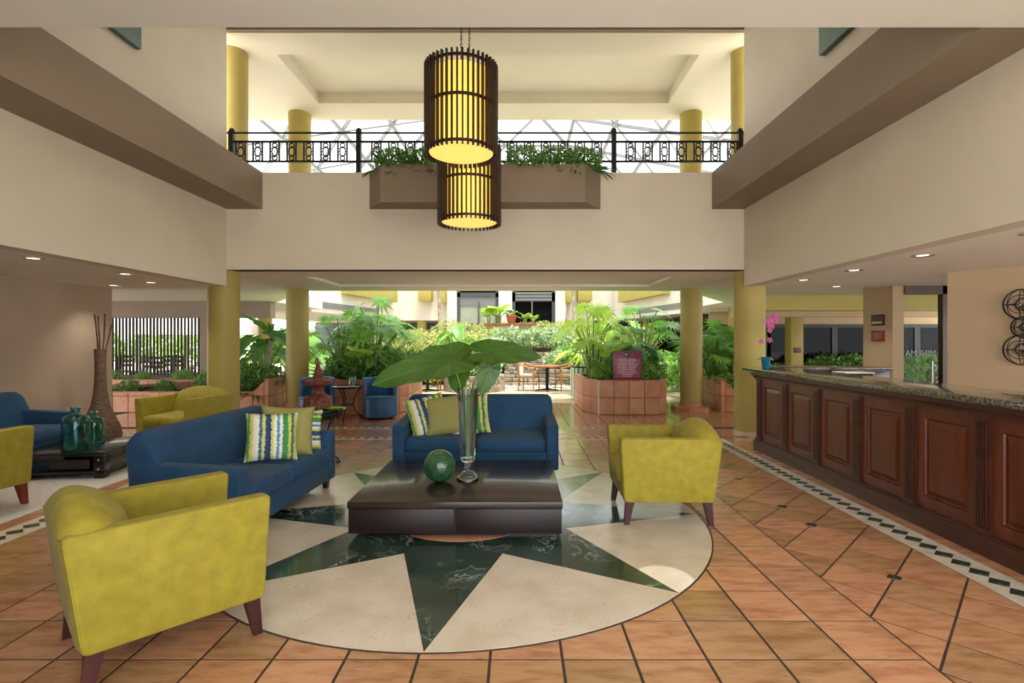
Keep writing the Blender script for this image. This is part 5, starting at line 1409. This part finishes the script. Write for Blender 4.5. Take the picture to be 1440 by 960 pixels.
# ------------------------------------------------------------------ plants
rp = random.Random(11)
def rosette(name, label, cat, me, n, h, spread, L_, wf=1.0, stemmat='stem', up_bias=0.6, droop=0.5, stem_r=0.012, hmin=0.35, lift=0.0):
    t = thing(name, label, cat)
    st_ = MB()
    for i in range(n):
        a = i * 2.39996 + rp.uniform(-0.3, 0.3)
        q = (i + 0.5) / n
        rr = spread * (0.25 + 0.75 * math.sqrt(q)) * rp.uniform(0.8, 1.15)
        z = h * (hmin + (1 - hmin) * (1 - q * 0.75) * rp.uniform(0.75, 1.1))
        j = Vector((rr * math.cos(a), rr * math.sin(a), z))
        st_.tube([(0.04 * math.cos(a), 0.04 * math.sin(a), 0), (0.35 * j.x, 0.35 * j.y, z * 0.62), (0.75 * j.x, 0.75 * j.y, z * 0.92), j], [stem_r, stem_r, stem_r * 0.8, stem_r * 0.6], 5)
        d = Vector((math.cos(a), math.sin(a), 0)) * (0.6 + 0.4 * q) + Vector((0, 0, -droop * rp.uniform(0.3, 1.2) + lift))
        ll = L_ * rp.uniform(0.75, 1.15)
        leaf_at(me, t, j, j + d.normalized() * ll, Vector((0.35 * math.cos(a), 0.35 * math.sin(a), 1)) + Vector((rp.uniform(-.3, .3), rp.uniform(-.3, .3), 0)), wf * rp.uniform(0.85, 1.1))
    st_.build('stem', M[stemmat], t, 60)
    return t
def fountain(name, label, cat, me, n, L_, wf, elev=(20, 80), trunk=0, trunkmat='trunk'):
    t = thing(name, label, cat)
    base = Vector((0, 0, trunk))
    if trunk: MB().tube([(0, 0, 0), (0.03, 0.02, trunk * 0.5), (0, 0, trunk)], [0.05, 0.04, 0.035], 8).build('trunk', M[trunkmat], t, 60)
    for i in range(n):
        a = i * 2.39996 + rp.uniform(-0.2, 0.2); el = R(elev[0] + (elev[1] - elev[0]) * ((i * 0.618) % 1))
        d = Vector((math.cos(a) * math.cos(el), math.sin(a) * math.cos(el), math.sin(el)))
        leaf_at(me, t, base, base + d * L_ * rp.uniform(0.7, 1.1), Vector((0, 0, 1)) - d * 0.3 if el < R(70) else Vector((math.cos(a), math.sin(a), 1)) * -1, wf)
    return t
def bush(name, label, cat, mat, n=900, r=0.5, h=0.6, leaf=0.07, slim=0.5):
    t = thing(name, label, cat)
    m = MB()
    for k in range(n):
        u = rp.uniform(-0.6, 1); a = rp.uniform(0, 2 * PI); q = rp.uniform(0.55, 1) ** 0.5
        w_ = math.sqrt(max(0, 1 - u * u)) * (1 + 0.18 * math.sin(3 * a + u * 4))
        c_ = Vector((r * q * w_ * math.cos(a), r * q * w_ * math.sin(a), h * (0.45 + 0.55 * u * q)))
        d = Vector((rp.gauss(0, 1), rp.gauss(0, 1), rp.gauss(0.4, 0.8))).normalized()
        s = d.orthogonal().normalized(); s = Matrix.Rotation(rp.uniform(0, 6.28), 3, d) @ s
        l_ = leaf * rp.uniform(0.7, 1.4)
        m.add([c_, c_ + d * l_ * 0.5 + s * l_ * slim * 0.5, c_ + d * l_, c_ + d * l_ * 0.5 - s * l_ * slim * 0.5], [(0, 1, 2, 3)])
    o = m.build('foliage', M[mat], t, 0); o['kind'] = 'stuff'
    st_ = MB()
    for k in range(7):
        a = k * 0.9
        st_.tube([(0.03 * math.cos(a), 0.03 * math.sin(a), 0), (r * 0.5 * math.cos(a), r * 0.5 * math.sin(a), h * 0.55)], [0.014, 0.006], 5)
    st_.build('stem', M['stem_brown'], t)
    return t
PR = {
 'philo': rosette('philodendron', 'x', 'plant', lobed, 26, 1.2, 0.62, 0.34, 0.95, droop=0.7),
 'philo_lime': rosette('philodendron', 'x', 'plant', lobed_lime, 20, 1.25, 0.60, 0.34, 0.95, droop=0.6, up_bias=0.7),
 'ear': rosette('elephant_ear', 'x', 'plant', ear_mid, 11, 0.85, 0.42, 0.38, 1.0, droop=0.5),
 'ear_dark': rosette('elephant_ear', 'x', 'plant', ear_dark, 10, 0.9, 0.4, 0.36, 0.9, droop=0.6),
 'ear_lime': rosette('lime_elephant_ear', 'x', 'plant', ear_lime, 7, 0.5, 0.3, 0.22, 1.0, droop=0.1, lift=0.5),
 'fan': rosette('fan_palm', 'x', 'plant', fan, 16, 1.15, 0.5, 0.33, 0.95, droop=0.3),
 'strap': fountain('strap_leaf_plant', 'x', 'plant', strap, 26, 0.62, 0.10),
 'strap_dark': fountain('strap_leaf_plant', 'x', 'plant', strap_dark, 30, 0.55, 0.11, (5, 75)),
 'dracaena': fountain('dracaena', 'x', 'plant', strap, 34, 0.6, 0.09, (-10, 80), 0.8),
 'bush_dark': bush('leafy_bush', 'x', 'bush', 'bush_dark', 950, 0.5, 0.62, 0.10, 0.35),
 'bush_mid': bush('leafy_bush', 'x', 'bush', 'bush_mid', 950, 0.5, 0.62, 0.10, 0.4),
 'bush_pale': bush('pale_shrub', 'x', 'shrub', 'bush_pale', 1300, 0.55, 0.7, 0.06, 0.5),
 'bush_white': bush('variegated_shrub', 'x', 'shrub', 'bush_white', 700, 0.5, 0.6, 0.10, 0.6),
}
USED = set()
def plant(kind, x, y, z, s, label, group=None, squash=1.0):
    if kind not in USED:
        USED.add(kind); o = PR[kind]
        o.location = (x, y, z); o.rotation_euler = (0, 0, rp.uniform(0, 6.28)); o.scale = (s, s, s * squash)
        o['label'] = label
        if group: o['group'] = group
        elif 'group' in o: del o['group']
        return o
    o = copy_tree(PR[kind], (x, y, z), rp.uniform(0, 6.28), s, label, None, squash)
    if group: o['group'] = group
    elif 'group' in o.keys(): del o['group']
    return o
def row(kind, pts, label, group):
    for (x, y, z, s) in pts: plant(kind, x, y, z, s * rp.uniform(0.92, 1.08), label, group)

# planter behind the tub chairs (left)
LP = 'in the planter behind the tub chairs'
row('strap_dark', [(-3.9 + k * 0.33, 10.95 + (k % 2) * 0.25, 0.6, 0.95) for k in range(5)], 'dark strap-leaved plant %s' % LP, 'strap plants ' + LP)
row('bush_dark', [(-3.65, 11.35, 0.6, 0.9), (-3.3, 11.5, 0.6, 1.05), (-2.75, 11.4, 0.6, 1.0), (-2.55, 12.1, 0.6, 1.0)], 'dark leafy bush %s' % LP, 'bushes ' + LP)
row('bush_mid', [(-3.6, 11.9, 0.62, 1.2), (-3.0, 12.1, 0.62, 1.15)], 'fresh green bush %s' % LP, 'green bushes ' + LP)
plant('philo', -3.35, 12.3, 0.6, 1.45, 'tallest lobed-leaf philodendron behind the tub chairs, high above the planter')
plant('fan', -4.05, 12.0, 0.6, 1.25, 'fan palm beside the olive column in the tub chair planter')
plant('ear', -3.05, 11.5, 0.6, 0.95, 'broad-leaved elephant ear low in the planter behind the tub chairs')
plant('ear_lime', -3.3, 11.25, 0.8, 1.1, 'lime round-leaved plant in the planter behind the tub chairs')
# long planter left of the column
LB = 'in the long planter left of the column'
row('bush_dark', [(-5.45, 11.3, 0.36, 1.0), (-5.9, 11.2, 0.36, 1.0), (-6.6, 11.3, 0.36, 0.7), (-7.6, 11.3, 0.36, 0.45), (-8.4, 11.3, 0.36, 0.42), (-9.1, 11.3, 0.36, 0.4)], 'dark leafy bush %s' % LB, 'bushes ' + LB)
row('strap_dark', [(-5.5, 11.0, 0.36, 0.9), (-6.1, 11.05, 0.36, 0.8), (-7.2, 11.05, 0.36, 0.6), (-8.0, 11.05, 0.36, 0.6), (-8.8, 11.1, 0.36, 0.55)], 'strap-leaved plant %s' % LB, 'strap plants ' + LB)
plant('ear_dark', -5.75, 11.9, 0.36, 1.5, 'tall dark elephant ear left of the olive column')
plant('strap', -6.35, 11.1, 0.38, 0.8, 'bright strap-leaved plant at the dipping rim of the long planter')
plant('dracaena', -5.75, 12.2, 0.36, 1.4, 'tall dracaena with pale trunk left of the olive column')
plant('ear', -6.1, 14.5, 0.0, 1.9, 'tall elephant ear at the far left columns')
plant('fan', -6.5, 15.5, 0.0, 1.6, 'fan palm at the far left columns')
row('bush_mid', [(-10.2, 13.15, 0.44, 0.45), (-9.4, 13.15, 0.44, 0.4), (-8.4, 13.15, 0.44, 0.5), (-7.6, 13.15, 0.44, 0.55), (-6.8, 13.15, 0.44, 0.7)], 'small green bush in the planter before the slatted screen', 'bushes before the slatted screen')
# sign planter (right)
RP_ = 'in the sign planter'
row('bush_mid', [(1.75, 10.95, 0.6, 0.55), (2.65, 10.9, 0.6, 0.6), (2.9, 11.2, 0.6, 0.6), (2.5, 11.4, 0.6, 0.85)], 'low green bush %s' % RP_, 'low bushes ' + RP_)
row('bush_dark', [(2.2, 11.2, 0.6, 0.8), (2.8, 11.8, 0.6, 1.0)], 'dark leafy bush %s' % RP_, 'dark bushes ' + RP_)
plant('strap', 1.95, 10.9, 0.6, 0.95, 'strap-leaved plant left of the maroon sign')
plant('philo_lime', 1.75, 12.2, 0.55, 1.35, 'tall lobed philodendron with bright leaves left of the maroon sign')
plant('ear_lime', 1.95, 11.2, 0.75, 1.5, 'lime round-leaved plant behind the maroon sign')
plant('ear_dark', 2.55, 11.3, 0.6, 0.95, 'dark elephant ear right of the maroon sign')
plant('fan', 2.95, 12.2, 0.6, 1.45, 'fan palm between maroon sign and olive column')
plant('strap_dark', 2.8, 10.85, 0.62, 0.6, 'low strap plant right of the maroon sign')
plant('philo', 2.6, 13.2, 0.0, 1.5, 'philodendron standing behind the sign planter')
# planter by the desk column
RB_ = 'in the planter beside the desk column'
row('bush_dark', [(4.75, 11.35, 0.36, 1.0), (5.0, 11.2, 0.36, 0.9), (5.6, 11.4, 0.36, 1.0)], 'dark leafy bush %s' % RB_, 'dark bushes ' + RB_)
plant('strap_dark', 4.75, 11.0, 0.36, 0.7, 'dark strap plant in the planter beside the desk column')
row('bush_mid', [(4.85, 11.0, 0.36, 0.6), (4.4, 11.0, 0.45, 0.5), (5.2, 11.05, 0.36, 0.6)], 'low green bush %s' % RB_, 'low bushes ' + RB_)
plant('fan', 4.5, 11.8, 0.36, 1.25, 'fan palm with big leaves beside the desk column')
plant('ear', 4.9, 11.9, 0.36, 1.35, 'elephant ear with light leaves beside the desk column')
plant('philo', 4.7, 12.6, 0.3, 1.3, 'lobed philodendron in the second row beside the desk column')
plant('dracaena', 4.2, 12.3, 0.36, 1.2, 'dracaena with narrow leaves beside the desk column')
# courtyard hedges and beds
row('bush_pale', [(-4.9 + 0.55 * k, 16.6 + (k % 3) * 0.35, 0.0, 1.45) for k in range(5)], 'pale yellow-green shrub of the hedge behind the hedge-side patio table', 'pale hedge shrubs')
row('bush_pale', [(-4.6 + 0.75 * k, 19.6 + (k % 2) * 0.5, 0.55, 1.9) for k in range(6)], 'tall pale yellow-green shrub in the bed left of the stone steps', 'tall pale shrubs')
row('bush_pale', [(-2.9 + 0.8 * k, 22.4, 1.35, 1.35) for k in range(8)], 'pale shrub in the raised bed below the lift windows', 'pale shrubs below the lift windows')
row('bush_white', [(-0.9, 18.3, 0.9, 1.2), (-0.2, 19.2, 1.1, 1.3), (0.5, 19.4, 1.1, 1.3), (1.15, 19.3, 1.1, 1.3), (1.8, 19.0, 1.0, 1.2)], 'white-green variegated shrub above the stone steps', 'variegated shrubs above the steps')
row('bush_white', [(1.4, 17.3, 0.5, 1.1), (2.0, 17.4, 0.5, 1.2), (2.6, 17.3, 0.5, 1.1), (3.2, 17.3, 0.5, 1.2), (2.3, 18.3, 0.5, 1.6)], 'white-green variegated shrub behind the low stone wall', 'variegated shrubs behind the wall')
row('bush_white', [(-1.45, 15.4, 0.42, 0.95), (-0.95, 15.5, 0.42, 0.95), (-1.2, 15.9, 0.42, 1.1)], 'variegated shrub in the round stone planter', 'shrubs in the round stone planter')
row('bush_mid', [(-0.85, 17.6, 0.5, 1.0), (-1.6, 17.7, 0.55, 1.3), (-2.4, 17.7, 0.55, 1.3), (1.75, 18.1, 0.5, 1.2), (3.0, 18.6, 0.5, 1.4), (3.8, 17.6, 0.0, 1.5)], 'green bush in the beds beside the stone steps', 'green bushes beside the steps')
row('ear_lime', [(-1.15, 20.75, 2.14, 1.1), (-0.75, 20.8, 2.14, 1.4), (-0.25, 20.8, 2.3, 0.7), (0.3, 20.8, 2.14, 0.8), (0.65, 20.8, 2.14, 0.6)], 'lime round-leaved plant on the brown ledge', 'lime plants on the ledge')
plant('ear', 1.9, 16.9, 0.5, 1.0, 'elephant ear beside the stone steps, behind the wooden table')
plant('ear', -2.2, 18.8, 0.55, 1.6, 'pale elephant ear in the bed left of the stone steps')
plant('philo_lime', 2.2, 14.6, 0.0, 1.5, 'bright philodendron behind the right patio chair')
row('bush_pale', [(2.1 + 0.7 * k, 20.8, 1.0, 1.4) for k in range(5)], 'pale shrub behind the upper stone wall', 'pale shrubs behind the upper wall')
row('bush_mid', [(4.6, 14.2, 0, 1.8), (5.3, 15.4, 0, 2.0), (4.2, 15.8, 0, 1.8)], 'green bush in the courtyard behind the desk column', 'green bushes behind the desk column')
# thin pale trunks
for (x, y, h) in ((-3.65, 24.3, 5.5), (2.45, 23.0, 5.5)):
    t = thing('slender_tree', 'slender bare pale tree trunk before the courtyard wall, %s lift window' % ('left of the pale' if x < 0 else 'right of the dark'), 'tree', (x, y, 0))
    MB().tube([(0, 0, 0), (0.05, 0, h * 0.4), (-0.03, 0, h * 0.75), (0.06, 0, h)], [0.12, 0.09, 0.07, 0.05], 8).build('trunk', M['trunk'], t, 60)
    for k in range(3): MB().tube([(0, 0, h * (0.8 + k * 0.06)), (0.5 * math.cos(k * 2.1), 0.5 * math.sin(k * 2.1), h * (0.8 + k * 0.06) + 0.5)], [0.03, 0.012], 5).build('branch', M['trunk'], t)
# pots on the ledge
t = thing('flower_pot', 'terracotta pot with lime leaves on the brown ledge', 'pot', (-0.25, 20.72, 2.14))
MB().lathe([(0.14, 0), (0.2, 0.26), (0.22, 0.26), (0.22, 0.31), (0.19, 0.31), (0.17, 0.1)], 20, cap=False).build('pot', M['pot_red'], t)
MB().lathe([(0.18, 0.25), (0.0, 0.25)], 20, cap=False).build('soil', M['soil'], t)
# balcony planter plants
row('strap_dark', [(-2.0 + 0.27 * k, 7.75 + 0.05 * (k % 2), 3.98, 0.58) for k in range(3)] + [(-1.2, 7.77, 3.98, 0.6)], 'dark trailing plant in the balcony planter left of the lanterns', 'balcony plants left of the lanterns')
row('bush_dark', [(-1.85, 7.77, 3.95, 0.6), (-1.4, 7.77, 3.95, 0.58)], 'small dark bush in the balcony planter left of the lanterns', 'balcony bushes left of the lanterns')
row('strap_dark', [(-0.05 + 0.3 * k, 7.75 + 0.05 * (k % 2), 3.98, 0.6) for k in range(5)], 'dark trailing plant in the balcony planter right of the lanterns', 'balcony plants right of the lanterns')
row('bush_dark', [(0.1, 7.77, 3.95, 0.6), (0.55, 7.77, 3.95, 0.58), (0.95, 7.77, 3.95, 0.6)], 'small dark bush in the balcony planter right of the lanterns', 'balcony bushes right of the lanterns')
plant('strap', 3.3, 9.3, 3.35, 0.9, 'bright strap plant on the gallery behind the right end of the railing')
# greenery outside at the far left
row('bush_mid', [(-21 + 2.4 * k, 26 + (k % 2), 0, 2.9) for k in range(5)], 'green tree-like shrub outside beyond the slatted screen', 'shrubs outside at the far left')
# row of low plants behind the mini mart door and under the dark windows
row('strap_dark', [(8.0 + k * 0.8, 14.5, 0.0, 1.5) for k in range(5)], 'dark leafy plant in front of the dark windows beyond the desk', 'plants before the dark windows')
row('bush_dark', [(10.6 + k * 0.9, 17.9, 0.0, 1.5) for k in range(6)], 'dark bush standing before the dark windows beyond the desk', 'bushes before the dark windows')
for k_, o in PR.items():
    if k_ not in USED:
        for ch in list(o.children): bpy.data.objects.remove(ch)
        bpy.data.objects.remove(o)
